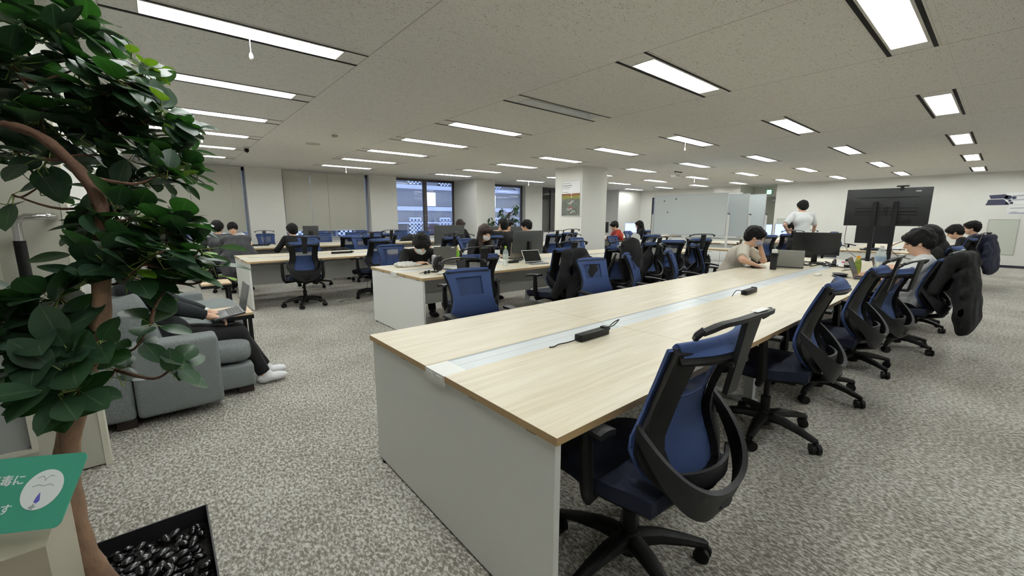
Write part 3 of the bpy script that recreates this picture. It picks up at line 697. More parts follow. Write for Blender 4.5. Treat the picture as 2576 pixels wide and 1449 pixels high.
# side tables
M_oak=mat('oak_top',(196,168,134),.5,noise=.15,nscale=12,stretch=(1,8,8))
def side_table(x,y,rz,lb,h=.56):
    t=thing('side_table',lb,'side table',(x,y,0),rz,'C-shaped side tables by the sofa')
    MB().box((-.15,-.2,h-.02),(.15,.2,h)).build('table_top',M_oak,t,smooth=False)
    MB().box((-.155,-.205,h-.055),(.155,.205,h-.021)).build('top_frame',M_black,t,smooth=False)
    MB().box((.11,-.19,.02),(.14,-.155,h-.05)).build('upright',M_black,t,smooth=False); MB().box((.11,.155,.02),(.14,.19,h-.05)).build('upright',M_black,t,smooth=False)
    MB().box((-.15,-.19,0),(.15,-.16,.025)).box((-.15,.16,0),(.15,.19,.025)).box((.11,-.16,0),(.14,.16,.025)).build('floor_frame',M_black,t,smooth=False)
side_table(.46,5.72+.55,0,'farther C-shaped side table with oak top, near the third desk end')
side_table(.42,4.52,0,'nearer C-shaped side table, its oak top behind the laptop of the sofa sitter',.50)
# ---------- potted ficus ----------
PX,PY=-.235,1.52
t=thing('potted_ficus','tall potted ficus tree with glossy round leaves filling the left foreground','plant',(PX,PY,0),0)
M_pot=mat('black_planter',(34,34,36),.5,spec=.3); M_soil=mat('dark_soil',(24,20,18),.95,bump=.6,bscale=80)
m=MB(); a,b,ht=.262,.257,.30
m.box((-a,-a,0),(a,-b,ht)).box((-a,b,0),(a,a,ht)).box((-a,-b,0),(-b,b,ht)).box((b,-b,0),(a,b,ht)).box((-b,-b,0),(b,b,.02)).build('planter',M_pot,t,smooth=False)
MB().box((-b,-b,.02),(b,b,.235)).build('soil',M_soil,t,smooth=False)
M_bark=mat('bark',(136,108,86),.85,noise=.3,nscale=25,bump=.5,bscale=60,stretch=(1,1,.5)); M_bark2=mat('young_bark',(88,62,46),.8,noise=.25,nscale=40,bump=.3,bscale=80)
def smooth_path(P,n=5):
    P=[Vector(p[:3]) for p in P]; out=[]
    for i in range(len(P)-1):
        p0=P[max(i-1,0)];p1=P[i];p2=P[i+1];p3=P[min(i+2,len(P)-1)]
        for k in range(n):
            s=k/n; out.append(.5*((2*p1)+(p2-p0)*s+(2*p0-5*p1+4*p2-p3)*s*s+(3*p1-p0-3*p2+p3)*s**3))
    out.append(P[-1]); return out
# world coordinates, converted to the plant's own frame
trunk=[(-.245,1.53,.19),(-.262,1.525,.33),(-.285,1.50,.46),(-.29,1.49,.60),(-.278,1.48,.76),(-.235,1.47,.92),(-.18,1.47,1.08),(-.16,1.48,1.24),(-.145,1.50,1.36),(-.17,1.53,1.45),(-.235,1.58,1.54),(-.30,1.62,1.57)]
off=Vector((PX,PY,0)); L=lambda p:Vector(p)-off
tp=smooth_path([L(p) for p in trunk]); tp=[p+Vector((.04,-.03,0)) for p in tp]; n=len(tp)
rads=[.036-.027*(i/n)**.85+.0015*math.sin(i*1.7) for i in range(n)]; cut=34
MB().tube(tp[:cut+1],rads[:cut+1],n=12).build('trunk',M_bark,t); MB().tube(tp[cut:],rads[cut:],n=12).build('main_branch',mat('young_bark',(88,62,46),.8,noise=.25,nscale=40,bump=.3,bscale=80),t)
rnd=random.Random(7)
TIPS=[]  # (px,py,depth,leaves,size,young)
TIPS=[(-0.161,1.859,1.877,8,0.075,1),(-0.248,2.014,1.93,7,0.085,0),(-0.265,1.853,1.772,8,0.09,0),(-0.228,2.036,1.792,7,0.085,0),(-0.127,1.809,1.78,8,0.08,0),(-0.047,1.82,1.822,7,0.075,0),(-0.042,1.652,1.712,8,0.085,0),(0.023,1.68,1.774,5,0.05,2),(0.001,1.755,1.715,8,0.075,0),(-0.302,2.006,1.691,8,0.09,0),(-0.221,1.785,1.629,8,0.09,0),(-0.178,2.045,1.706,8,0.08,0),(-0.101,1.75,1.619,8,0.085,0),(-0.029,1.765,1.643,8,0.08,0),(0.045,1.634,1.654,8,0.075,1),(0.078,1.666,1.607,7,0.075,1),(-0.296,1.897,1.539,7,0.08,0),(-0.217,1.755,1.508,6,0.085,0),(-0.175,1.942,1.568,8,0.08,0),(-0.093,1.723,1.528,8,0.08,0),(-0.02,1.738,1.559,8,0.075,0),(0.04,1.61,1.528,7,0.07,1),(0.083,1.635,1.488,6,0.065,1),(0.016,1.548,1.465,6,0.07,0),(-0.049,1.742,1.464,7,0.07,0),(-0.254,1.839,1.436,4,0.08,0),(-0.304,1.806,1.41,4,0.075,0),(-0.087,1.693,1.413,5,0.07,0),(-0.316,1.927,1.596,6,0.085,0),(-0.104,1.7,1.695,7,0.08,0),(-0.193,1.821,1.585,6,0.08,0),(-0.112,1.557,1.334,7,0.075,0),(-0.046,1.504,1.35,8,0.08,0),(0.016,1.446,1.324,9,0.078,1),(0.048,1.491,1.331,6,0.065,1),(0.078,1.449,1.259,5,0.06,1),(-0.082,1.449,1.275,8,0.08,0),(-0.015,1.388,1.255,9,0.075,1),(0.048,1.401,1.24,8,0.075,1),(-0.124,1.446,1.227,6,0.085,0),(-0.067,1.42,1.205,6,0.08,0),(0.009,1.42,1.177,6,0.075,0),(0.103,1.418,1.215,4,0.07,1),(-0.15,1.578,1.281,4,0.075,0),(-0.27,1.507,1.136,8,0.095,0),(-0.202,1.454,1.155,8,0.09,0),(-0.283,1.437,1.084,6,0.1,0),(-0.219,1.408,1.069,9,0.09,0),(-0.185,1.342,1.031,8,0.09,0),(-0.269,1.435,1.005,7,0.09,0),(-0.181,1.297,0.967,7,0.085,0),(-0.214,1.349,0.95,6,0.08,0),(-0.11,1.415,1.016,4,0.06,0),(-0.124,1.415,0.966,5,0.06,0),(-0.142,1.376,1.032,4,0.08,0),(-0.042,1.371,1.08,4,0.08,0),(-0.007,1.319,0.976,6,0.07,0),(-0.108,1.898,1.942,6,0.085,0),(-0.323,2.038,1.75,6,0.09,0)]
M_tleaf=bpy.data.materials.new('ficus_leaf'); M_tleaf.use_nodes=True
def leafmat(m,c1,c2,rib,trn):
    nt=m.node_tree; b=nt.nodes['Principled BSDF']; b.inputs['Roughness'].default_value=.38; b.inputs['Specular IOR Level'].default_value=.45
    tc=nt.nodes.new('ShaderNodeTexCoord'); n_=nt.nodes.new('ShaderNodeTexNoise'); n_.inputs['Scale'].default_value=9; nt.links.new(tc.outputs['Object'],n_.inputs[0])
    r=ramp(nt,n_.outputs[0],[(.35,c1),(.65,c2)])
    uv=nt.nodes.new('ShaderNodeSeparateXYZ'); nt.links.new(tc.outputs['UV'],uv.inputs[0])
    s=nt.nodes.new('ShaderNodeMath'); s.operation='SUBTRACT'; s.inputs[1].default_value=.5; nt.links.new(uv.outputs[0],s.inputs[0])
    a_=nt.nodes.new('ShaderNodeMath'); a_.operation='ABSOLUTE'; nt.links.new(s.outputs[0],a_.inputs[0])
    l=nt.nodes.new('ShaderNodeMath'); l.operation='LESS_THAN'; l.inputs[1].default_value=.022; nt.links.new(a_.outputs[0],l.inputs[0])
    f=nt.nodes.new('ShaderNodeMath'); f.operation='MULTIPLY'; f.inputs[1].default_value=.6; nt.links.new(l.outputs[0],f.inputs[0])
    mx=nt.nodes.new('ShaderNodeMixRGB'); nt.links.new(f.outputs[0],mx.inputs[0]); nt.links.new(r.outputs[0],mx.inputs[1]); mx.inputs[2].default_value=s2l(rib)+(1,)
    nt.links.new(mx.outputs[0],b.inputs['Base Color'])
    tr=nt.nodes.new('ShaderNodeBsdfTranslucent'); tr.inputs[0].default_value=s2l(trn)+(1,); ms=nt.nodes.new('ShaderNodeMixShader'); ms.inputs[0].default_value=.2
    nt.links.new(b.outputs[0],ms.inputs[1]); nt.links.new(tr.outputs[0],ms.inputs[2]); nt.links.new(ms.outputs[0],nt.nodes['Material Output'].inputs[0])
leafmat(M_tleaf,(30,52,38),(52,76,56),(94,112,84),(60,120,36))
M_yleaf=bpy.data.materials.new('young_leaf'); M_yleaf.use_nodes=True; leafmat(M_yleaf,(92,138,40),(128,170,52),(160,190,90),(150,200,40))
def leaf(mb,base,d,nrm,Ln,wd):
    d=d.normalized(); s=d.cross(nrm).normalized(); nn=s.cross(d).normalized(); us=[-1,-.5,0,.5,1]; n0=len(mb.v)
    K=9; cur=rnd.uniform(.05,.3); fold=rnd.uniform(.04,.16)
    for i in range(K):
        v=i/(K-1); ww=wd*(math.sin(PI*min(1,v*.97+.03))**.62)*(1 if v<.98 else .12)*(.9+.25*math.sin(PI*v*.9))*.5
        if i==0: ww=.0015
        for u in us:
            p=base+d*(.02+Ln*v)+s*(u*ww)+nn*(fold*abs(u)*ww*1.3-cur*Ln*v*v)
            mb.v.append(tuple(p)); mb.uv.append((.5+u*.5,v))
    for i in range(K-1):
        for j in range(4): mb.f.append((n0+i*5+j,n0+i*5+j+1,n0+(i+1)*5+j+1,n0+(i+1)*5+j)); mb.m.append(0)
dark,young=MB(),MB(); dark.uv=[]; young.uv=[]; br=MB(); pet=MB()
nodes=[L(p) for p in trunk[5:]]; branch_ends=[(Vector(p)-off) for p in trunk[4:]]
centers=[(L(p[:3]),p[3:]) for p in TIPS]
centers.sort(key=lambda c:min((c[0]-q).length for q in nodes))
net=list(tp[18:])
for c,(nl,sz,yg) in centers:
    q=min(net,key=lambda w:(w-c).length+ .25*abs(w.z-c.z)+(.12 if w.z>c.z else 0))
    mid=(q*.5+c*.5)+Vector((rnd.uniform(-.02,.02),rnd.uniform(-.02,.02),rnd.uniform(-.03,.0)))
    P=smooth_path([q,mid,c],5); r0=.0055 if (q-c).length>.12 else .004
    br.tube(P,[r0-(r0-.002)*i/(len(P)-1) for i in range(len(P))],n=6); net+=[P[4],P[7],c]
    ax=(c-mid).normalized(); hz=Vector((ax.x,ax.y,0)); ax=(ax+Vector((0,0,.35))).normalized()
    a0=rnd.uniform(0,6.28)
    e1=ax.orthogonal().normalized(); e2=ax.cross(e1)
    nl=int(nl*(2.7 if c.z>1.32 else 1.9 if c.z>1.02 else 1.35)) if nl>4 else nl
    for k in range(nl):
        an=a0+k*2.4+rnd.uniform(-.3,.3); el=rnd.uniform(.25,1.1) if k<nl-1 else 1.3
        c_=c+Vector((rnd.uniform(-1,1),rnd.uniform(-1,1),rnd.uniform(-1,1)))*.05*(k/nl); d=(e1*math.cos(an)+e2*math.sin(an))*math.cos(el*.7)+ax*math.sin(el*.7)
        d.z-=.22; nrm=(ax*1.0+Vector((0,0,.7))+Vector((rnd.uniform(-.5,.5),rnd.uniform(-.8,.1),rnd.uniform(-.3,.3)))).normalized()
        s_=sz*rnd.uniform(.85,1.25); isy=(yg==2) or (yg==1 and k>=nl-2 and rnd.random()<.6)
        b0=c_-ax*.02*(k/nl); pet.tube([c,b0],.0012,n=4)
        leaf(young if isy else dark,b0,d,nrm,s_*(.7 if isy else 1),s_*rnd.uniform(.52,.68)*(.8 if isy else 1))
        dd=d.normalized(); pet.tube([b0,b0+dd*.024],.0012,n=4)
br.add(pet.v,pet.f,1); br.build('branches',[M_bark2,mat('leaf_stalk',(110,128,62),.6)],t)
dark.build('leaves',M_tleaf,t,ang=80); young.build('young_leaves',M_yleaf,t,ang=80)
# pebbles: individual stones resting on the soil of the planter
M_peb=mat('black_pebble',(26,26,28),.22,spec=.6,noise=.3,nscale=40)
def peb(i):
    m=MB(); m.ell((0,0,0),(.021,.013,.0095),nu=10,nv=7); o=m.build('pebble',M_peb,ang=80); return tag(o,'polished black pebble in the planter of the tree','pebble','black pebbles in the planter')
p0=peb(0); k=0; spots=[]
for layer,(zb,cnt) in enumerate(((.243,180),(.257,118))):
    tries=0; here=[]
    while len(here)<cnt and tries<6000:
        tries+=1; x,y=rnd.uniform(-.235,.235),rnd.uniform(-.235,.235)
        if x<-.19 and y<.0: continue
        if math.hypot(x-.03,y+.02)<.055: continue
        if all((x-a)**2+(y-b)**2>(.019 if layer==0 else .024)**2 for a,b in here): here.append((x,y))
    for x,y in here:
        o=p0 if k==0 else p0.copy()
        if k: col.objects.link(o)
        o.location=(PX+x,PY+y,zb+rnd.uniform(0,.004)); o.rotation_euler=(rnd.uniform(-.4,.4),rnd.uniform(-.5,.5),rnd.uniform(0,6.28)); sc_=rnd.uniform(.8,1.2); o.scale=(sc_,sc_*rnd.uniform(.85,1.2),sc_); k+=1
# ---------- sanitiser stand with green sign ----------
t=thing('sanitiser_stand','clear acrylic sanitiser stand carrying a green notice, at the lower left corner','stand',(-.30,.80,0))
M_acr=glass_mat('clear_acrylic',(.86,.86,.84),.10)
MB().box((-.09,-.09,0),(.17,.10,.02)).box((-.05,-.06,.02),(.12,.06,.70)).build('pedestal',mat('stand_beige',(176,170,156),.6),t,bevel=.004)
M_box=mat('smoky_beige_acrylic',(186,178,160),.25,alpha=.82)
m=MB().box((-.07,-.08,.70),(.15,.08,.705)).box((-.07,-.08,.705),(.15,-.076,.94)).box((.146,-.076,.705),(.15,.08,.94)).box((-.07,-.076,.705),(-.066,.08,.94)).box((-.066,.076,.705),(.146,.08,.94)).box((-.07,-.08,.94),(.15,.08,.944))
m.build('acrylic_box',M_box,t,smooth=False)
m=MB()
for x in (-.01,.06): m.box((x,-.083,.74),(x+.006,-.080,.90))
m.build('box_rib',M_acr,t,smooth=False)
sg=bpy.data.objects.new('sign_plate',None); col.objects.link(sg); sg.parent=t
Rs=Matrix.Rotation(math.radians(-30),4,'Z')@Matrix.Rotation(math.radians(48),4,'X')
sg.matrix_local=Matrix.Translation((.077,-.0475,.973))@Rs
M_sgreen=mat('sign_green',(62,142,120),.35); M_swhite=mat('sign_white',(226,230,230),.5)
def rrect(x0,y0,x1,y1,r,n=6):
    P=[]
    for cx,cy,a in ((x1-r,y1-r,0),(x0+r,y1-r,90),(x0+r,y0+r,180),(x1-r,y0+r,270)):
        for k in range(n+1):
            q=math.radians(a+90*k/n); P.append((cx+r*math.cos(q),cy+r*math.sin(q)))
    return P
def plate(P,z0,z1):
    m=MB(); n=len(P); m.add([(x,y,z0) for x,y in P]+[(x,y,z1) for x,y in P],[tuple(reversed(range(n))),tuple(range(n,2*n))]+[(i,(i+1)%n,(i+1)%n+n,i+n) for i in range(n)]); return m
plate(rrect(-.21,0,.105,.088,.008),0,.002).build('board',M_sgreen,sg,smooth=False)
oval=[(.070+.0215*math.cos(2*PI*k/32),.046+.0235*math.sin(2*PI*k/32)) for k in range(32)]
plate(oval,.0021,.0026).build('picture_oval',M_swhite,sg,smooth=False)
M_flame=mat('flame_violet',(84,84,170),.5); M_line=mat('thin_grey',(150,156,160),.6)
plate([(.0665,.032),(.0700,.030),(.0725,.033),(.0705,.040),(.0695,.0425),(.0675,.037)],.0027,.0030).build('violet_drop',M_flame,sg,smooth=False)
plate([(.063,.0265),(.066,.0275),(.0675,.0305),(.069,.0275),(.071,.0265),(.0685,.025),(.068,.0235),(.066,.0235)],.0027,.0030).build('grey_drop',M_line,sg,smooth=False)
m=MB()
for P in ([(.060,.060),(.066,.062),(.0685,.059)],[(.078,.061),(.073,.062),(.0705,.059)],[(.0685,.059),(.0690,.056),(.0705,.059)],[(.058,.050),(.064,.052),(.070,.050),(.076,.052),(.082,.049)]): m.tube([(x,y,.0028) for x,y in P],.00035,n=4)
m.build('line_drawing',M_line,sg)
def text(s,x,y,size,m,par,name='lettering',al='LEFT',z=.0023):
    c=bpy.data.curves.new(name,'FONT'); c.resolution_u=3; c.body=s; c.size=size; c.extrude=.0002; c.align_x=al; c.offset=size*.012
    c.materials.append(m); o_=bpy.data.objects.new(name,c); col.objects.link(o_); bpy.context.view_layer.update(); me=bpy.data.meshes.new_from_object(o_.evaluated_get(bpy.context.evaluated_depsgraph_get())); bpy.data.objects.remove(o_); o=bpy.data.objects.new(name,me); col.objects.link(o); o.parent=par; o.location=(x,y,z); return o
text('手指消毒に',.0465,.055,.0135,M_swhite,sg,al='RIGHT'); text('ご協力を',.027,.0385,.0125,M_swhite,sg,al='RIGHT'); text('お願いします',.0455,.022,.0125,M_swhite,sg,al='RIGHT')
t=thing('pump_bottle','white pump bottle inside the beige acrylic stand at the bottom left corner','bottle',(-.33,.79,.706))
MB().lathe([(.03,0),(.032,.01),(.032,.09),(.026,.11),(.013,.118),(.013,.13)],n=20).build('bottle_body',mat('cloudy_plastic',(225,226,226),.4),t)
MB().lathe([(.016,.13),(.016,.145),(.005,.147),(.005,.17),(.012,.172),(.012,.18)],n=14).tube([(0,0,.176),(.035,-.01,.174),(.042,-.012,.168)],.005,n=8).build('pump',M_white,t)
# ---------- desk-top things ----------
TZ=.7215
def R3(z,x=0,y=0): return Matrix.Rotation(z,3,'Z')@Matrix.Rotation(y,3,'Y')@Matrix.Rotation(x,3,'X')
def monitor(x,y,rz,w,h,lb,z=TZ,lift=.12,lit=False,stand=True,tiltx=-.06,name='monitor',back='plain',bm=None):
    # screen faces local -Y when rz=0
    t=thing(name,lb,'monitor',(x,y,z),rz)
    bm=bm or M_monback
    Rt=Matrix.Rotation(tiltx,3,'X'); c=Vector((0,0,lift+h/2))
    m=MB().obox(c,(w,.022,h),Rt)
    if back=='tapered':
        q=[(-w/2+.01,.011,h/2-.01),(w/2-.01,.011,h/2-.01),(w/2-.01,.011,-h/2+.01),(-w/2+.01,.011,-h/2+.01),(-w/2+.12,.05,h/2-.09),(w/2-.12,.05,h/2-.09),(w/2-.12,.05,-h/2+.06),(-w/2+.12,.05,-h/2+.06)]
        m.add([c+Rt@Vector(p) for p in q],[(0,1,5,4),(1,2,6,5),(2,3,7,6),(3,0,4,7),(4,5,6,7)])
    m.build('screen_housing',bm,t,bevel=.003)
    MB().obox(c+Rt@Vector((0,-.0125,0)),(w-.016,.002,h-.016),Rt).build('display',M_lit if lit else M_screen,t,smooth=False)
    if stand:
        MB().box((-.035,.02,.008),(.035,.045,lift+h*.5)).build('stand_neck',M_black,t,bevel=.004)
        MB().box((-.12,-.08,0),(.12,.10,.009)).build('stand_base',M_black,t,bevel=.003)
    return t
def laptop(x,y,rz,lb,w=.31,d=.215,ang=110,z=TZ,lid=None,lit=False,base=None,rot=None,badge=None):
    # keyboard toward local -Y (user side), lid hinge at +Y
    t=thing('laptop',lb,'laptop',(x,y,z),rz)
    if rot is not None: t.rotation_euler=rot
    lid=lid or M_lapback; base=base or mat('laptop_base',(60,61,64),.4)
    MB().box((-w/2,-d/2,0),(w/2,d/2,.016)).build('base',base,t,bevel=.003)
    m=MB()
    for r_ in range(5):
        for c_ in range(13): m.box((-w/2+.02+c_*(w-.04)/13,-d*.02+r_*.019-.0,.0162),(-w/2+.02+(c_+1)*(w-.04)/13-.003,-d*.02+r_*.019+.015,.0175))
    m.build('keyboard',M_black,t,smooth=False)
    a=math.radians(ang-90); Rl=Matrix.Rotation(-a,3,'X'); h=d; piv=Vector((0,d/2,.016))
    lo=MB().obox(piv+Rl@Vector((0,0,h/2)),(w,.007,h),Rl).build('lid',lid,t,bevel=.002)
    MB().obox(piv+Rl@Vector((0,-.0042,h/2)),(w-.014,.001,h-.016),Rl).build('display',M_lit if lit else M_screen,lo,smooth=False)
    if badge:
        bx=w*.32 if badge=='corner' else 0; bz=h*.93 if badge=='corner' else h*.5
        if badge=='corner': MB().obox(piv+Rl@Vector((-bx,.0042,bz)),(.045,.001,.014),Rl).build('label_strip',M_white,lo,smooth=False)
        else:
            mm=MB(); n=20; P=[piv+Rl@Vector((.013*math.cos(2*PI*k/n),.0045,bz+.013*math.sin(2*PI*k/n))) for k in range(n)]; mm.add(P,[tuple(range(n))]); mm.build('round_emblem',M_screen,lo,smooth=False)
    return t
def cable(P,lb,r=.003,m=None,name='cable'):
    o=MB().tube(smooth_path([(0,0,0)]+[tuple(Vector(p)-Vector(P[0])) for p in P[1:]],6),r,n=6).build(name,m or M_black,None,loc=P[0]); return tag(o,lb,'cable')
def strip(x,y,rz,lb,ln=.24):
    t=thing('power_strip',lb,'power strip',(x,y,TZ),rz)
    MB().box((-ln/2,-.024,0),(ln/2,.024,.036)).build('body',M_black,t,bevel=.004)
    m=MB()
    for k in range(4): 
        xx=-ln/2+.04+k*(ln-.07)/3; m.box((xx-.006,-.010,.0361),(xx-.003,.002,.0366)).box((xx+.003,-.010,.0361),(xx+.006,.002,.0366))
    m.build('socket_slots',M_slot,t,smooth=False)
    MB().box((ln/2-.03,-.018,.036),(ln/2+.002,.018,.042)).tube([(ln/2,0,.02),(ln/2+.02,0,.022),(ln/2+.035,0,.02)],[.012,.011,.006],n=8).build('plug',M_black,t)
    return t
strip(1.70,1.345,.03,'nearest black power strip lying by the cable channel of the front desk')
cable([(1.83,1.35,.743),(1.90,1.36,.765),(1.95,1.36,.775),(1.985,1.385,.76),(1.97,1.405,.73),(1.93,1.41,.722)],'black lead looping from the right end of the nearest power strip')
cable([(1.575,1.34,.736),(1.52,1.352,.728),(1.46,1.362,.727),(1.42,1.355,.725),(1.395,1.365,.724)],'black lead running left from the nearest power strip into the channel')
strip(3.76,1.33,.03,'second black power strip farther along the front desk channel')
cable([(3.635,1.33,.74),(3.58,1.335,.765),(3.52,1.345,.765),(3.47,1.35,.728)],'short black lead curving out of the second power strip')
# desk 2, the man's end
def lathe_thing(name,lb,cat,x,y,parts,z=TZ,grp=None):
    t=thing(name,lb,cat,(x,y,z),0,grp)
    for nm,prof,m in parts: MB().lathe(prof,n=18).build(nm,m,t)
    return t
M_clear=mat('clear_plastic',(222,232,232),.1,alpha=.35,spec=.6); M_green=mat('green_label',(120,190,40),.4); M_tea=mat('green_tea',(168,160,60),.2,alpha=.9); M_ltea=mat('pale_tea',(150,150,50),.2,alpha=.9)
o=sdf_obj('plastic_bag',[('ell',(0,0,.03),(.12,.06,.035),.03),('ell',(.08,-.02,.02),(.09,.05,.025),.03),('ell',(-.06,.02,.035),(.06,.04,.03),.02),('ell',(.17,-.02,.012),(.05,.03,.018),.02)],.006,mat('white_bag',(232,230,226),.5,bump=.8,bscale=40),noise=.006,nf=60); o.location=(2.38,4.98,TZ); tag(o,'crumpled white plastic bag on the near corner of the second desk','bag')
lathe_thing('steel_can','tall silver can behind the black desk fan','can',2.64,4.66,[('can_body',[(.028,0),(.033,.006),(.033,.142),(.028,.152)],M_steel),('rim',[(.029,.152),(.030,.157),(.027,.158),(.026,.154)],M_chrome)])
t=thing('desk_fan','round black desk fan on the near edge of the second desk','fan',(2.44,4.20,TZ),math.radians(25))
MB().lathe([(.045,0),(.045,.012),(.01,.016)],(0,.06,0)).tube([(0,.06,.01),(0,.075,.06),(0,.05,.11)],.008,n=8).build('stand',M_black,t)
MB().lathe([(.03,-.03),(.085,-.02),(.092,0),(.085,.02),(.03,.03)],(0,0,.105),24,axis='y').build('fan_head',M_black,t)
MB().lathe([(.018,-.036),(.022,-.033),(.022,-.028)],(0,0,.105),20,axis='y').build('hub_cap',M_steel,t)
m=MB()
for k in range(18):
    a=2*PI*k/18; m.tube([(.025*math.cos(a),-.034,.105+.025*math.sin(a)),(.088*math.cos(a),-.022,.105+.088*math.sin(a))],.0012,n=4)
m.build('grille',M_dark,t)
tag(MB().ell((0,0,.012),(.04,.028,.012)).build('earphone_case',M_white,None,loc=(2.37,4.05,TZ)),'small white rounded case in front of the black fan','case')
t=thing('sunglasses','grey folded glasses left of the black desk fan','glasses',(2.27,4.17,TZ),.5)
MB().ell((-.035,0,.02),(.032,.012,.02)).ell((.035,0,.02),(.032,.012,.02)).build('lens',M_dark,t); MB().tube([(-.065,0,.03),(-.07,.06,.01),(.02,.07,.006)],.003,n=5).tube([(.065,0,.03),(.07,.05,.01),(-.01,.06,.01)],.003,n=5).build('temples',M_steel,t)
lathe_thing('tea_bottle','bright green labelled tea bottle behind the open laptop on the second desk','bottle',3.27,5.10,[('bottle_body',[(.03,0),(.032,.01),(.032,.075),(.032,.08)],M_tea),('label',[(.0325,.08),(.0325,.145),(.031,.15)],M_green),('neck',[(.03,.15),(.014,.185),(.014,.20)],M_tea),('cap',[(.016,.20),(.016,.22)],mat('pale_green_cap',(190,205,150),.5))])
lathe_thing('pill_jar','white lidded jar standing on the second desk','jar',3.48,5.22,[('jar_body',[(.034,0),(.038,.006),(.038,.11),(.034,.115)],M_white),('lid',[(.042,.115),(.042,.15),(.038,.156)],mat('jar_lid',(228,228,236),.4)),('label',[(.0385,.03),(.0385,.09)],mat('lilac_label',(190,185,205),.6))])
lathe_thing('sauce_bottle','small bottle with a red cap behind the silver can','bottle',2.95,4.95,[('bottle_body',[(.018,0),(.02,.01),(.02,.06),(.012,.08)],M_white),('cap',[(.013,.08),(.013,.105)],mat('red_cap',(190,40,35),.5))])
t=thing('yellow_tool','yellow and black hand tool lying near the white jar','tool',(3.2,4.9,TZ),.6)
MB().tube([(-.05,0,.03),(0,0,.05),(.05,0,.03)],[.008,.013,.009],n=8).build('handle',mat('yellow_plastic',(220,210,40),.5),t); MB().tube([(.05,0,.03),(.09,0,.008)],[.008,.004],n=6).build('tip',M_black,t)
o=sdf_obj('teal_cloth',[('ell',(0,0,.14),(.035,.03,.05),.03),('cap',(0,0,.12),.02,(0,.005,.01),.014,.02)],.006,mat('pale_teal_cloth',(170,205,195),.9),noise=.003,nf=70); o.location=(3.36,5.26,TZ); tag(o,'pale teal cloth propped upright beside the green tea bottle','cloth')
tag(MB().box((-.04,-.075,0),(.04,.075,.009)).build('smartphone',M_dark,None,bevel=.003,loc=(2.66,4.38,TZ)),'dark smartphone lying right of the black desk fan','phone')
tag(MB().box((-.035,-.02,0),(.035,.02,.014)).build('metal_clip',M_steel,None,bevel=.003,loc=(2.74,4.18,TZ)),'small grey metal block near the edge of the second desk','block')
tag(MB().box((-.13,-.09,0),(.13,.09,.003)).box((-.09,-.03,.0031),(-.0,-.015,.008)).build('paper_sheets',M_paper,None,loc=(3.03,4.02,TZ)),'white sheet of paper with a pen beside the mesh chair on the second desk','paper')
t=thing('computer_mouse','dark grey mouse on the second desk behind the paper sheet','mouse',(3.15,4.2,TZ),.4)
MB().ell((0,0,.012),(.034,.055,.022)).build('mouse_body',M_dark,t); MB().box((-.002,.01,.028),(.002,.035,.036)).build('wheel',M_black,t)
m=MB()
t=thing('circuit_boards','pale green boards lying before the man in black','electronics',(2.62,5.05,TZ),.1)
MB().box((-.12,-.05,0),(.02,.05,.012)).box((.04,-.04,0),(.17,.04,.010)).build('board',mat('board_green',(120,142,134),.5),t); MB().box((-.09,-.03,.012),(-.03,.02,.03)).box((.06,-.02,.01),(.12,.02,.024)).build('component',M_dark,t,smooth=False)
laptop(2.98,5.04,math.radians(180-12),'open dark grey laptop used by the man in black, lid facing the camera',.33,.23,100,badge='corner')
laptop(4.24,5.0,math.radians(180+4),'open brown-grey laptop in front of the masked woman',.34,.24,98,lid=mat('taupe_lid',(128,122,112),.4),badge='corner')
monitor(4.42,4.82,PI+.05,.66,.33,'wide dark monitor seen from behind, right of the masked woman',lift=.10,tiltx=-.03)
t=lathe_thing('water_bottle','clear water bottle with a green cap on the second desk','bottle',3.46,4.22,[('bottle_body',[(.028,0),(.036,.008),(.038,.05),(.034,.07),(.038,.09),(.038,.17),(.03,.20),(.013,.225),(.013,.235)],M_clear),('cap',[(.015,.235),(.015,.262)],mat('lime_cap',(150,190,60),.5)),('printed_label',[(.0385,.10),(.0385,.16)],mat('frost_label',(215,228,222),.4,alpha=.6))])
laptop(3.98,4.16,math.radians(-12),'open tablet computer tilted back behind the chair with the backpack',.28,.19,125,lid=M_white,base=M_steel)
t=thing('white_stand','white upright holder beside the masked woman\'s laptop','holder',(3.72,4.72,TZ)); MB().box((-.05,-.03,0),(.05,.03,.006)).box((-.045,.0,.006),(.045,.012,.17)).build('holder_body',M_white,t,smooth=False,bevel=.002)
M_mix=mat('yellow_green_pouch',(170,180,50),.6)
tag(MB().ell((0,0,.02),(.09,.035,.022)).build('snack_pouch',M_mix,None,loc=(4.42,4.62,TZ)),'yellow and green pouch lying under the wide dark monitor','pouch')
rc=random.Random(3)
def tangle(x,y,n,sp,lb,m=None,r=.0035):
    P=[(x+rc.uniform(-sp,sp),y+rc.uniform(-sp,sp)*.6,TZ+.006+rc.uniform(0,.03)) for _ in range(n)]
    cable(P,lb,r,m)
tangle(4.0,4.52,12,.16,'tangle of black cables right of the green-capped water bottle')
tangle(2.95,4.6,8,.2,'black cable lying behind the desk fan toward the jar')
tag(MB().box((-.10,-.02,0),(.10,.02,.03)).build('cable_box',M_black,None,bevel=.004,loc=(3.78,4.45,TZ)),'small black box at the end of the cable tangle','box')
strip(5.35,4.6,.1,'dark power strip on the second desk right of the backpack chair',.16)
cable([(5.45,4.6,.73),(5.8,4.62,.725),(6.1,4.55,.73),(6.5,4.62,.725),(6.9,4.58,.724)],'thin black cable snaking along the middle of the second desk')
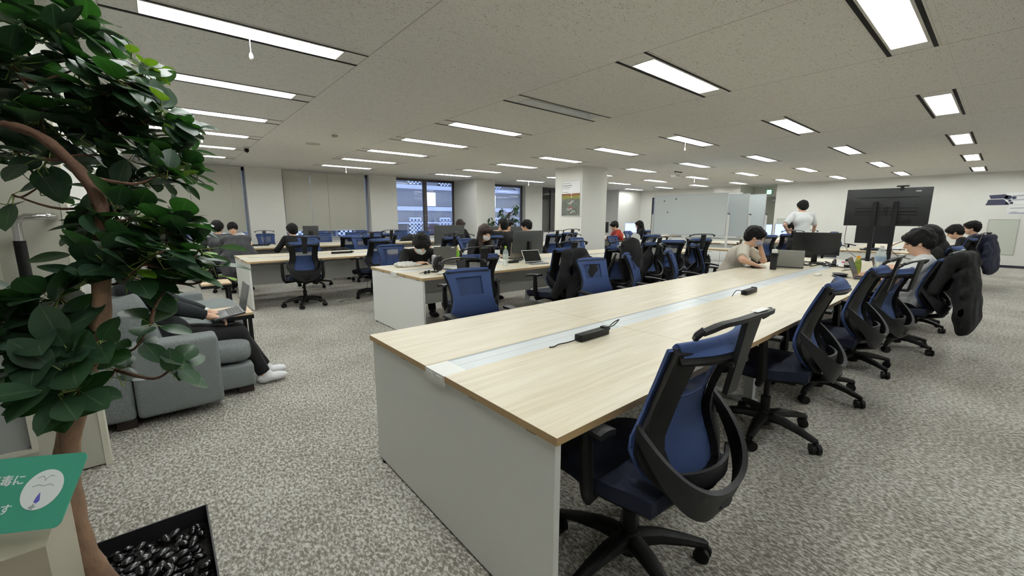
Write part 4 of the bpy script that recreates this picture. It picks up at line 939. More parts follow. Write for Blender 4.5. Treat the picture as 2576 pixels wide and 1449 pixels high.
# desk 3
strip(2.45,7.6,.0,'long black power strip on the third desk right of the straight-on chair',.36)
monitor(4.85,7.85,PI-.05,.74,.40,'large dark monitor seen from behind, in front of the clear window',lift=.07,tiltx=.0)
monitor(6.25,8.05,PI+.1,.60,.33,'black monitor behind the small white laptop',lift=.10)
laptop(5.45,7.62,PI,'small white laptop with a round emblem, lid toward the camera',.28,.20,100,lid=M_white,badge='round')
lathe_thing('spray_bottle','pale blue spray bottle right of the small white laptop','bottle',5.72,7.66,[('bottle_body',[(.03,0),(.034,.01),(.032,.12),(.014,.15)],mat('pale_blue_plastic',(190,205,225),.4)),('trigger',[(.012,.15),(.02,.16),(.022,.19),(.01,.20)],M_white)])
monitor(6.95,7.9,PI-.3,.52,.30,'monitor right of the dark-jacketed person, near the central pillar',lift=.12)
t=thing('gimbal_stand','small white stick stand with a beige clip in front of the large dark monitor','stand',(3.95,6.9+.25,TZ)); MB().lathe([(.05,0),(.05,.01),(.01,.015)]).tube([(0,0,.01),(0,0,.17)],.011,n=8).build('stick',M_white,t); MB().ell((-.05,0,.06),(.035,.02,.022)).ell((.05,0,.07),(.025,.015,.015)).build('clip',mat('beige_clip',(200,165,140),.6),t)
# desk 4
monitor(2.72,10.55,PI,.34,.24,'small dark monitor in front of the second blind, right of the person in black',lift=.20)
strip(1.72,10.85,.2,'black power strip with cables at the left of the farthest desk',.34)
cable([(1.55,10.86,.735),(1.4,10.95,.80),(1.2,10.9,.82),(1.0,10.8,.73)],'grey cable arching toward the man in white',.004,M_dark)
t=thing('tripod_gadget','tiny black tripod with angled arm on the farthest desk','tripod',(1.78,10.7,TZ)); MB().tube([(0,0,.0),(0,0,.14)],.008,n=6).tube([(0,0,.11),(.22,0,.02)],.006,n=6).tube([(0,0,.04),(-.06,.04,0)],.005,n=5).tube([(0,0,.04),(.05,-.05,0)],.005,n=5).build('tripod_body',M_black,t)
tag(MB().box((-.16,-.11,0),(.16,.11,.004)).build('notebook',M_paper,None,loc=(1.25,10.3,TZ)),'open white notebook before the man in the white T-shirt at the far left','notebook')
laptop(.92,10.4,math.radians(4),'laptop with a bright screen at the far left, partly behind leaves',.34,.23,105,lit=True)
t=thing('open_laptop','x','laptop') if 0 else None
o=sdf_obj('cloth_bag',[('ell',(0,0,.05),(.19,.10,.07),.05),('ell',(.1,0,.07),(.08,.08,.06),.04),('ell',(-.14,0,.02),(.1,.06,.03),.04)],.012,M_bcloth,noise=.008,nf=30); o.location=(5.25,10.7,TZ); tag(o,'black cloth bag heaped on the farthest desk under the clear window','bag')
o=sdf_obj('black_bag',[('ell',(0,0,.14),(.20,.12,.16),.05),('ell',(.05,.02,.26),(.12,.08,.08),.04)],.012,M_bcloth,noise=.008,nf=30); o.location=(2.9,9.0,.40); tag(o,'black bag slumped beside the black-framed chair at the farthest desk','bag')
laptop(4.75,10.95,PI,'white open laptop at the right part of the farthest desk, below the blind',.32,.22,100,lid=M_white)
# desk 1 far part
lathe_thing('tumbler','dark grey insulated tumbler on the front desk before the masked man','tumbler',5.78,1.80,[('tumbler_body',[(.034,0),(.036,.01),(.038,.16)],M_dark),('lid',[(.042,.16),(.044,.20),(.038,.205)],M_black),('cap',[(.030,.205),(.032,.225),(.030,.245),(.02,.25)],M_white)])
laptop(6.22,1.76,math.radians(104),'open grey laptop of the masked man seen from the side',.32,.22,105,lid=mat('grey_lid',(140,140,136),.4))
t=thing('computer_mouse','dark mouse under the hand of the masked man on the front desk','mouse',(5.82,2.03,TZ),1.2); MB().ell((0,0,.014),(.032,.054,.022)).build('mouse_body',M_dark,t); MB().box((-.11,-.09,-.0005),(.11,.09,.0015)).build('mouse_pad',M_black,t,smooth=False)
monitor(7.15,1.72,math.radians(-80),.56,.32,'black monitor with tapered back facing us near the end of the front desk',lift=.11,back='tapered',bm=mat('black_monitor',(40,42,42),.45),tiltx=.08)
tangle(6.75,1.55,16,.26,'heap of black cables in front of the tapered black monitor',r=.006)
tangle(6.55,1.7,10,.22,'loose black cables left of the tapered monitor stand',r=.006)
tangle(7.3,1.35,9,.16,'bunch of red cables right of the tapered black monitor',mat('red_cable',(190,30,50),.5),r=.006)
t=thing('charger_block','black plug block with leads at the end of the cable channel','charger',(6.75,1.40,TZ)); MB().box((-.05,-.04,0),(.06,.04,.02)).tube([(0,0,.02),(.02,0,.06),(.06,0,.09)],[.03,.024,.012],n=8).build('plug',M_black,t)
lathe_thing('small_bottle','short clear bottle with a dark label near the green tea bottle','bottle',6.45,1.20,[('bottle_body',[(.03,0),(.033,.01),(.033,.09),(.024,.105)],M_clear),('label',[(.0335,.025),(.0335,.06)],M_black),('cap',[(.026,.105),(.026,.13)],M_black)])
lathe_thing('tea_bottle','green tea bottle with an orange cap on the front desk','bottle',5.98,1.02,[('bottle_body',[(.03,0),(.034,.01),(.033,.05),(.030,.058)],M_ltea),('label',[(.0345,.05),(.033,.12),(.026,.16)],mat('tea_label',(112,128,38),.45,noise=.4,nscale=30)),('neck',[(.026,.16),(.016,.185)],M_ltea),('cap',[(.019,.185),(.019,.212)],mat('orange_cap',(226,160,50),.5))])
lathe_thing('water_bottle','large clear water bottle with a white cap beside the man in white','bottle',6.45,.90,[('bottle_body',[(.045,0),(.052,.012),(.052,.08),(.046,.10),(.052,.12),(.052,.20),(.03,.27),(.016,.285)],M_clear),('printed_label',[(.0525,.125),(.0525,.19)],mat('blue_label',(170,195,225),.4,alpha=.7)),('cap',[(.019,.285),(.019,.31)],M_white)])
for k,(dx,dz,rz) in enumerate([(0,0,.2),(.02,.018,.5)]):
    o=MB().ell((0,0,.010),(.11,.07,.010)).build('leather_pouch',M_black,None,loc=(5.62+dx,1.10,TZ+dz)); o.rotation_euler.z=rz; tag(o,['flat black pouch on the front desk, the lower of two stacked','flat black pouch on the front desk, the upper of two stacked'][k],'pouch')
o=MB().box((-.05,-.025,0),(.05,.025,.02)).build('white_adapter',M_white,None,bevel=.005,loc=(5.55,1.28,TZ)); tag(o,'small white adapter lying left of the black pouches','adapter')
cable([(6.6,1.25,.726),(6.5,1.35,.75),(6.7,1.45,.74),(6.55,1.15,.73),(6.3,1.1,.75),(6.2,1.2,.726)],'thin black lead curled beside the short clear bottle',.004)
laptop(6.35,.92,math.radians(180-60),'x',.3,.2,100) if 0 else None
t=thing('tablet_keyboard','dark tablet and keyboard under the hands of the long-haired person','keyboard',(7.0,.95,TZ),-.1); MB().box((-.16,-.07,0),(.16,.07,.012)).build('keyboard_body',M_dark,t,bevel=.003); MB().obox((0,.09,.07),(.08,.008,.13),Matrix.Rotation(-.25,3,'X')).build('phone_stand',mat('brown_case',(86,70,58),.6),t)
t=thing('handbag','small dark bag with looped handles beside the man in white','bag',(6.25,.86,TZ)); MB().ell((0,0,.02),(.09,.04,.025)).build('bag_body',M_ncloth,t)
MB().tube(smooth_path([(-.07,0,.03),(-.06,0,.08),(0,0,.09),(.02,0,.03)],5),.006,n=6).tube(smooth_path([(.0,0,.03),(.02,.01,.08),(.08,0,.085),(.09,0,.03)],5),.006,n=6).build('handle',M_black,t)
laptop(5.65,.86,math.radians(4),'laptop in front of the man in white, mostly hidden by the chairs',.31,.21,110)
# television on its stand
t=thing('television_stand','black wheeled television stand with the set seen from behind','television',(8.55,1.22,0),0)
c=Vector((0,0,1.52)); w_,h_=.98,.56
MB().box((-.02,-.49,1.235),(.02,.49,1.80)).build('television',mat('tv_back',(24,26,28),.5,noise=.1,nscale=10),t,bevel=.006)
MB().box((.021,-.475,1.25),(.023,.475,1.785)).build('display',M_screen,t,smooth=False)
m=MB()
for z in (1.66,1.50,1.44,1.40): m.box((-.026,-.36,z),(-.02,.36,z+.008 if z!=1.44 else z+.02))
m.box((-.05,-.30,1.28),(-.02,-.14,1.33)).box((-.045,-.02,1.40),(-.02,.02,1.52)); m.build('back_ribs',M_black,t,smooth=False)
MB().box((-.027,-.37,1.74),(-.0205,-.31,1.752)).build('sticker',M_white,t,smooth=False)
for yy in (.12,-.12): MB().box((-.075,yy-.026,.06),(-.035,yy+.026,1.60)).build('post',M_black,t,smooth=False)
MB().box((-.10,-.20,.70),(.22,.20,.72)).build('shelf',M_black,t,smooth=False)
MB().box((-.30,.28,.05),(.32,.34,.09)).box((-.30,-.34,.05),(.32,-.28,.09)).box((-.08,-.34,.05),(-.02,.34,.10)).build('foot_frame',M_black,t,smooth=False)
for a,b in ((-.28,.31),(.30,.31),(-.28,-.31),(.30,-.31)): MB().lathe([(.028,-.012),(.028,.012)],(a,b,.028),14,axis='y').build('caster',M_black,t)
t=thing('webcam','black webcam sitting on the top edge of the television','webcam',(8.54,1.06,1.803)); MB().box((-.015,-.07,.012),(.02,.07,.032)).build('camera_body',M_black,t,bevel=.006); MB().tube([(0,0,-.02),(-.005,0,.014)],.014,n=8).box((-.04,-.02,-.03),(-.03,.02,.01)).build('clip',M_black,t)
cable([(8.52,.82,1.24),(8.5,.80,1.12),(8.48,.95,1.02),(8.46,1.08,.92),(8.46,1.0,.80),(8.50,.85,.75)],'brown cable hanging in a loop from the right end of the television',.006,mat('brown_cable',(92,64,62),.5))
cable([(8.52,1.66,1.24),(8.5,1.66,1.0),(8.45,1.6,.85),(8.3,1.45,.75)],'grey cable dropping from the left end of the television',.005,mat('grey_cable',(120,110,112),.5))
# whiteboards
M_wbrd=mat('whiteboard_face',(216,223,225),.25,spec=.5)
def whiteboard(x,y,rz,w,lb,mag=False,h=.92,zc=1.43):
    t=thing('whiteboard',lb,'whiteboard',(x,y,0),rz,None)  # face looks to local -Y
    MB().box((-w/2+.015,-.012,zc-h/2),(w/2-.015,.012,zc+h/2)).build('board',M_wbrd,t,smooth=False)
    MB().box((-w/2,-.018,zc+h/2-.01),(w/2,.018,zc+h/2+.012)).box((-w/2,-.018,zc-h/2-.012),(w/2,.018,zc-h/2+.01)).box((-w/2,-.018,zc-h/2),(-w/2+.015,.018,zc+h/2)).box((w/2-.015,-.018,zc-h/2),(w/2,.018,zc+h/2)).build('frame',M_alu,t,smooth=False)
    MB().box((-w/2+.02,-.075,zc-h/2-.03),(w/2-.02,-.018,zc-h/2-.018)).build('pen_tray',M_alu,t,smooth=False)
    m=MB()
    for s in(-1,1): m.box((s*(w/2+.03)-.018,-.018,.07),(s*(w/2+.03)+.018,.018,zc+.02)).box((s*(w/2+.03)-.018,-.3,.05),(s*(w/2+.03)+.018,.3,.08))
    m.box((-w/2-.03,-.015,zc-h/2-.12),(w/2+.03,.015,zc-h/2-.08)).box((-w/2-.03,-.015,.2),(w/2+.03,.015,.24)); m.build('stand_frame',M_white,t,smooth=False)
    for a in(-1,1):
        for b in(-1,1): MB().lathe([(.025,-.01),(.025,.01)],(a*(w/2+.03),b*.28,.025),12,axis='x').build('caster',M_dark,t)
    MB().lathe([(.02,-.02),(.02,.02)],(w/2+.035,0,zc+.01),10,axis='x').lathe([(.02,-.02),(.02,.02)],(-w/2-.035,0,zc+.01),10,axis='x').build('pivot_knob',M_dark,t)
    if mag:
        for a,b in ((-.62,.33),(-.32,.37),(-.52,.06)): MB().lathe([(.014,-.02),(.014,-.012)],(a*.98,0,zc+b),12,axis='y').build('magnet',M_black,t)
    return t
whiteboard(9.55,4.86,math.radians(-90+2),1.74,'wide whiteboard with three black magnets, nearest of the rolling boards',True)
whiteboard(10.05,4.62,math.radians(-90+4),1.74,'second rolling whiteboard, directly behind the one with magnets',zc=1.42)
whiteboard(10.55,4.45,math.radians(-90+3),1.74,'third rolling whiteboard, backmost, its edge showing at the right',zc=1.42)
tag(MB().box((-.06,-.02,0),(.06,.02,.03)).build('board_eraser',M_black,None,loc=(8.9+.0,5.05,.7215)) if 0 else MB().box((-.05,-.12,0),(.05,.12,.03)).build('board_eraser',M_black,None,loc=(8.95,4.3,TZ)),'black board eraser on the white cabinet before the whiteboards','eraser')
# drawer cabinets behind the second desk
t=thing('drawer_cabinet','low white cabinet row with a pale wood top, in front of the whiteboards','cabinet',(9.0,3.95,0),0)
MB().box((-.22,-.66,.03),(.22,.66,.695)).build('carcass',M_white,t,bevel=.003)
MB().box((-.24,-.68,.695),(.24,.68,.72),0,mis=[0,0,1,1,1,1]).build('cabinet_top',[M_wood,M_edge],t,smooth=False)
MB().box((-.21,-.65,0),(.21,.65,.03)).build('plinth',M_dark,t,smooth=False)
for q in range(3):
    for k in range(3):
        d=MB().box((-.238,-.655+q*.438,.04+k*.218),(-.221,-.225+q*.438,.25+k*.218)).build('drawer',M_white,t,bevel=.003); MB().box((-.25,-.50+q*.438,.225+k*.218),(-.238,-.38+q*.438,.235+k*.218)).build('handle',M_alu,d,smooth=False)
# desks on the right
monitor(11.85,4.06,math.radians(-82),.50,.36,'lit bluish monitor left of the standing person',lit=True,lift=.12,tiltx=0)
laptop(11.35,3.98,math.radians(-60),'open laptop with a lit tilted screen right of the standing person',.34,.23,115,lit=True) if 0 else None
t=monitor(13.3,3.98,math.radians(-75),.44,.34,'lit tilted display right of the standing person',lit=True,lift=.14,tiltx=0); t.rotation_euler=(0,0,math.radians(-62))
monitor(11.6,1.78,math.radians(-86),.62,.42,'black monitor behind the television posts',lift=.10,tiltx=0)
tangle(11.0,1.3,9,.2,'cables scattered on the desk behind the television stand',r=.006)
t=thing('binder_stack','dark flat laptop and binder on the desk behind the television stand','binder',(10.85,1.65,TZ),.2); MB().box((-.16,-.2,0),(.16,.2,.02)).build('binder',M_black,t,bevel=.004); MB().box((-.1,-.1,.02),(.1,.14,.035)).build('cover',M_ncloth,t,smooth=False)
t=thing('tissue_carton','pink and white carton on the desk left of the hanging cable','carton',(12.3,1.15,TZ),.4); MB().box((-.07,-.1,0),(.07,.1,.10)).build('carton_body',mat('pinkish_card',(214,186,184),.7,noise=.15,nscale=20),t,smooth=False); MB().box((.02,-.10,.10),(.07,.10,.14)).build('flap',mat('orange_card',(205,150,130),.7),t,smooth=False)
lathe_thing('tape_roll','small black roll on the desk behind the large water bottle','roll',11.4,1.05,[('roll_body',[(.03,0),(.035,.01),(.035,.05),(.03,.06)],M_black)])
t=thing('briefcase','black hard case beside the tapered monitor on the floor behind the front desk','case',(8.35,2.15,.0)); MB().box((-.18,-.12,.03),(.18,.12,.80)).build('case_body',M_black,t,bevel=.03); MB().tube(smooth_path([(-.06,0,.79),(-.05,0,.84),(.05,0,.84),(.06,0,.79)],4),.009,n=6).build('handle',M_dark,t); MB().ell((-.185,-.04,.68),(.008,.03,.02)).build('badge',M_white,t)
for a,b in((-.14,-.08),(.14,-.08),(-.14,.08),(.14,.08)): MB().lathe([(.015,-.012),(.015,.012)],(a,b,.016),10,axis='x').build('wheel',M_black,t)
# far corner screens
monitor(10.35,8.45,math.radians(-45),.46,.30,'bluish lit screen in front of the person in the red shirt',lit=True,lift=.12,tiltx=0)
monitor(12.75,8.5,math.radians(-55),.50,.34,'bluish lit screen in front of the long-haired person in the far corner',lit=True,lift=.12,tiltx=0)
t=monitor(11.5,8.9,math.radians(-60),.52,.36,'dark monitor panel behind the person in the red shirt',lift=.14,tiltx=0)
t=thing('paper_bag','white paper bag with handles on the far corner desk','bag',(11.6,8.3,TZ)); MB().box((-.08,-.05,0),(.08,.05,.16)).build('bag_body',M_paper,t,bevel=.01); MB().tube(smooth_path([(-.03,0,.15),(-.02,0,.21),(.02,0,.21),(.03,0,.15)],4),.004,n=5).build('handle',M_dark,t)
t=thing('white_screen_end','rounded white divider end standing at the short desk','divider',(9.55,6.25,0)); plate(rrect(-.12,0,.12,.95,.10),-.015,.015).build('divider_panel',M_white,t,smooth=False); 
for ch in t.children: ch.rotation_euler=(PI/2,0,math.radians(-60))
t=thing('figurine','small dark bronze figurine on the white cabinet behind the masked man','figurine',(9.05,3.45,TZ))
MB().tube([(0,0,0),(0,0,.12),(.0,0,.16)],[.03,.035,.02],n=8).ell((0,0,.18),(.03,.03,.03)).tube([(-.03,.04,.0),(-.03,.05,.14)],.02,n=6).tube([(.0,-.03,.1),(.0,-.09,.12)],.012,n=6).build('figure_body',mat('bronze',(72,54,40),.5),t)
MB().lathe([(.012,.2),(.02,.22),(.005,.26)]).build('figure_top',mat('pale_cream',(210,205,180),.6),t)
# posters
def poster(x,y,z,lb,w,h,kind):
    # faces -X ; local: width along Y
    t=thing('poster',lb,'poster',(x,y,z))
    MB().box((-.006,-w/2,0),(-.001,w/2,h)).build('sheet',M_paper,t,smooth=False)
    def quad(nm,y0,y1,z0,z1,m,dx=.008): MB().box((-dx,-y1,z0),(-dx+.001,-y0,z1)).build(nm,m,t,smooth=False)
    if kind=='menu':
        H2=h
        quad('photo',-w/2+.005,w/2-.005,0.01,h*.655,mat('poster_grey_photo',(92,96,88),.6,noise=.35,nscale=14))
        quad('band',-w/2+.005,w/2-.005,h*.50,h*.655-.002,mat('poster_olive',(120,118,48),.6,noise=.3,nscale=20),.0095)
        quad('band',-w/2+.005,w/2-.005,h*.595,h*.65,mat('poster_rust',(120,70,44),.6,noise=.3,nscale=20),.0105)
        for (a,b,c_,q) in ((-.09,.02,h*.34,.05),(0,.11,h*.40,.045),(-.14,-.02,h*.16,.06),(.03,.15,h*.10,.055)): quad('stone',a,b,c_,c_+q,mat('poster_stone',(150,154,150),.6,noise=.3,nscale=25),.0095)
        mm=MB()
        for zq,ww in ((h*.615,.02),(h*.54,.022),(h*.37,.02),(h*.20,.022),(h*.08,.022)): mm.box((-.0125,-ww-.02,zq),(-.0105,ww-.02,zq+.03))
        mm.build('tag',mat('poster_tag',(216,206,190),.6),t,smooth=False)
        for zq in (h*.22,h*.58): quad('red_spot',-.05,.05,zq,zq+.035,mat('poster_red',(150,44,40),.6),.0098)
        mm=MB()
        for k,(a,b,zq,hh) in enumerate(((-w/2+.02,-.02,h*.94,.010),(-w/2+.02,.03,h*.87,.022),(-w/2+.02,.0,h*.82,.012),(-w/2+.02,-.06,h*.78,.008),(-w/2+.02,-.08,h*.69,.012))): mm.box((-.0085,-b,zq),(-.0065,-a,zq+hh))
        mm.build('print_lines',mat('print_grey',(140,146,156),.6),t,smooth=False)
        MB().box((-.012,-w/2-.008,-.008),(-.001,-w/2,h+.008)).box((-.012,w/2,-.008),(-.001,w/2+.008,h+.008)).box((-.012,-w/2,-.008),(-.001,w/2,0)).box((-.012,-w/2,h),(-.001,w/2,h+.008)).build('frame',M_alu,t,smooth=False)
    return t
poster(8.15,7.29,1.40,'tall framed poster of stacked tag photos on the central pillar',.62,.87,'menu')
t=poster(17.68,7.1,1.48,'framed poster on the right pillar behind the whiteboards',.55,.87,'menu')
# wall decals on the right wall
def decal(lb,y,z,shapes,m,name='wall_print',sheet=None):
    t=thing(name,lb,'wall print',(XR,y,z))
    if sheet: a,b,c_,d=sheet; MB().box((-.004,-b,c_),(-.001,-a,d)).build('sheet',M_paper,t,smooth=False)
    mm=MB(); n0=0
    for P in shapes: mm.add([(-.006,-a,b) for a,b in P],[tuple(range(len(P)))])
    mm.build('printed_shape',m,t,smooth=False); return t
blob=lambda cx,cz,rx,rz,n=10:[(cx+rx*math.cos(2*PI*k/n),cz+rz*math.sin(2*PI*k/n)) for k in range(n)]
decal('dark navy angular print on the right wall',.21,1.72,[[(-.19,.27),(.10,.29),(.16,.25),(.17,.18),(-.15,.17)],[(-.19,.15),(.09,.155),(.17,.06),(.21,.0),(-.23,.0),(-.21,.06)],blob(.16,.2,.07,.06),blob(.27,.19,.045,.04),blob(.20,.11,.03,.025),blob(.24,.05,.035,.035)],mat('navy_print',(52,54,78),.6))
decal('white notice with faint grey lines, upper one at the right frame edge',-.08,1.75,[[(-.10,.22),(.2,.24),(.2,.20),(-.1,.18)],[(-.1,.12),(.2,.13),(.2,.09),(-.1,.08)],[(-.16,.03),(-.08,.04),(-.08,.0),(-.16,-.0)]],mat('grey_print',(176,180,190),.7),sheet=(-.17,.22,-.02,.30))
decal('white notice with a smudged grey picture, lower one at the right frame edge',-.12,1.46,[[(-.1,.18),(.2,.19),(.2,.165),(-.1,.155)],[(-.1,.05),(-.02,.08),(.1,.05),(.2,.07),(.2,.01),(-.1,.01)]],MATS['grey_print'],sheet=(-.15,.22,-.02,.24))
# small tree by the far window
t=thing('potted_tree','slender potted tree with drooping leaves beside the far window','plant',(9.0,10.75,0)); rnd=random.Random(11)
MB().lathe([(.13,0),(.17,.02),(.19,.30),(.17,.31)],n=16).build('pot',M_pot,t)
ends=[]; m=MB(); m.tube(smooth_path([(0,0,.28),(.02,0,.8),(-.03,.02,1.2),(.02,0,1.55)],5),[.02]*15+[.012],n=7)
for k in range(26):
    z0=rnd.uniform(.85,1.5); a=rnd.uniform(0,6.28); ln=rnd.uniform(.12,.34)*(1.5 if k%6==0 else 1); e=Vector((math.cos(a)*ln,math.sin(a)*ln,z0+ln*rnd.uniform(.3,1.1))); m.tube([(0,0,z0),tuple(Vector((0,0,z0))*.5+e*.5),tuple(e)],[.006,.005,.003],n=5); ends.append(e)
for e in (Vector((-.55,.35,1.35)),Vector((-.42,.3,1.22)),Vector((-.60,.3,1.2))): m.tube([(0,0,.9),tuple(e*.5+Vector((0,0,.4))),tuple(e)],.005,n=5); ends.append(e)
m.build('branches',M_bark2,t); d2=MB(); d2.uv=[]
for e in ends:
    for k in range(14):
        a=rnd.uniform(0,6.28); leaf(d2,e+Vector((rnd.uniform(-.05,.05),rnd.uniform(-.05,.05),rnd.uniform(-.08,.04))),Vector((math.cos(a),math.sin(a),-.6)),Vector((0,0,1)),rnd.uniform(.10,.16),.045)
d2.build('leaves',M_tleaf,t,ang=80)
# things hanging on chairs
def hung(nm,lb,cat,ci,prims,m,noise=.006,h=.012,dz=0,parts=None):
    x,y,dg=chairs[ci][:3]
    o=sdf_obj(nm,prims,h,m,noise=noise,nf=26); o.location=(x,y,dz); o.rotation_euler=(0,0,math.radians(dg)); return tag(o,lb,cat)
coat=[('cap',(-.17,-.38,.98),.055,(.17,-.38,.98),.055,.05),('ell',(0,-.43,.72),(.25,.07,.28),.07),('ell',(0,-.48,.52),(.29,.055,.24),.07),('ell',(-.12,-.49,.42),(.15,.06,.14),.05),('ell',(.12,-.49,.42),(.15,.06,.14),.05),('cap',(-.19,-.34,.96),.05,(-.22,-.26,.66),.045,.05),('cap',(.19,-.34,.96),.05,(.22,-.26,.66),.045,.05)]
hung('black_coat','long black coat hanging over the chair of the man in white','coat',4,coat,M_bcloth,.004,.012)
hung('navy_jacket','navy jacket draped over the chair by the right wall','jacket',45,coat,M_ncloth,.004,.016)
hung('grey_jacket','dark grey jacket covering a chair back behind the foreground leaves','jacket',38,coat,M_gcloth,.004,.014)
pack=[('ell',(0,-.50,.72),(.17,.11,.24),.05),('ell',(0,-.56,.60),(.15,.09,.16),.04),('cap',(-.10,-.42,.98),.022,(-.14,-.52,.72),.03,.03),('cap',(.10,-.42,.98),.022,(.14,-.52,.72),.03,.03),('cap',(-.16,-.42,.60),.03,(-.19,-.40,.40),.03,.03),('ell',(.02,-.46,.50),(.20,.09,.15),.05)]
hung('backpack','black backpack drooping over the mesh chair at the second desk, dark blue showing through','backpack',12,[('ell',(0,-.37,.92),(.19,.05,.10),.05),('cap',(-.12,-.40,.95),.04,(-.21,-.42,.72),.05,.05),('cap',(.10,-.40,.95),.05,(.17,-.46,.70),.08,.06),('ell',(.03,-.50,.55),(.23,.12,.26),.08),('ell',(.10,-.48,.72),(.14,.10,.2),.06),('cap',(-.2,-.42,.72),.05,(-.26,-.36,.52),.05,.05),('cap',(.15,-.46,.75),.09,(.17,-.50,.45),.09,.06)],M_bcloth,.004,.010)
t_=hung('backpack','upright black rucksack strapped high on a chair at the second desk','backpack',13,[('ell',(.02,-.46,.84),(.16,.12,.28),.04),('cap',(-.06,-.42,1.03),.04,(.09,-.42,1.03),.04,.03),('ell',(.03,-.50,.78),(.11,.07,.17),.03),('cap',(-.14,-.36,.9),.02,(-.22,-.30,.6),.03,.03)],M_bcloth,.004,.010)
zp=MB().tube(smooth_path([(.07,-.572,.70),(.085,-.568,.85),(.075,-.545,.98)],5),.004,n=5).build('zip',M_steel,t_)
hung('shoulder_bag','black bag with a strap bulging at the left of the wide chair','bag',14,[('ell',(-.22,-.36,.78),(.06,.09,.14),.04),('cap',(-.2,-.38,.95),.025,(-.26,-.34,.6),.03,.03),('cap',(-.25,-.34,.6),.03,(-.3,-.3,.45),.025,.03)],M_bcloth,.004,.012)
hung('black_bag','bulky black bags strapped on the chair right of the tapered monitor','bag',41,pack,M_bcloth,.004,.014)
hung('black_jacket','black jacket lying over the short chair left of the television posts','jacket',42,[('cap',(-.15,-.36,.96),.06,(.15,-.36,.96),.06,.06),('ell',(0,-.42,.85),(.2,.09,.16),.06)],M_bcloth,.004,.014)
hung('black_bag','large black backpack on the tilted chair behind the masked man','bag',40,pack,M_bcloth,.004,.014)
# floor things
o=sdf_obj('black_tote',[('ell',(0,0,.16),(.16,.13,.17),.04),('cap',(-.08,0,.3),.014,(.08,0,.3),.014,.03)],.010,M_bcloth,noise=.006,nf=26); o.location=(3.05,1.45,0); tag(o,'black bag standing under the front desk behind the second chair','bag')
cable([(2.55,6.7,.35),(2.5,6.75,.1),(2.3,6.85,.006),(2.1,6.8,.006),(2.35,7.0,.006)],'thin cable trailing on the carpet under the third desk chair',.003,M_dark)
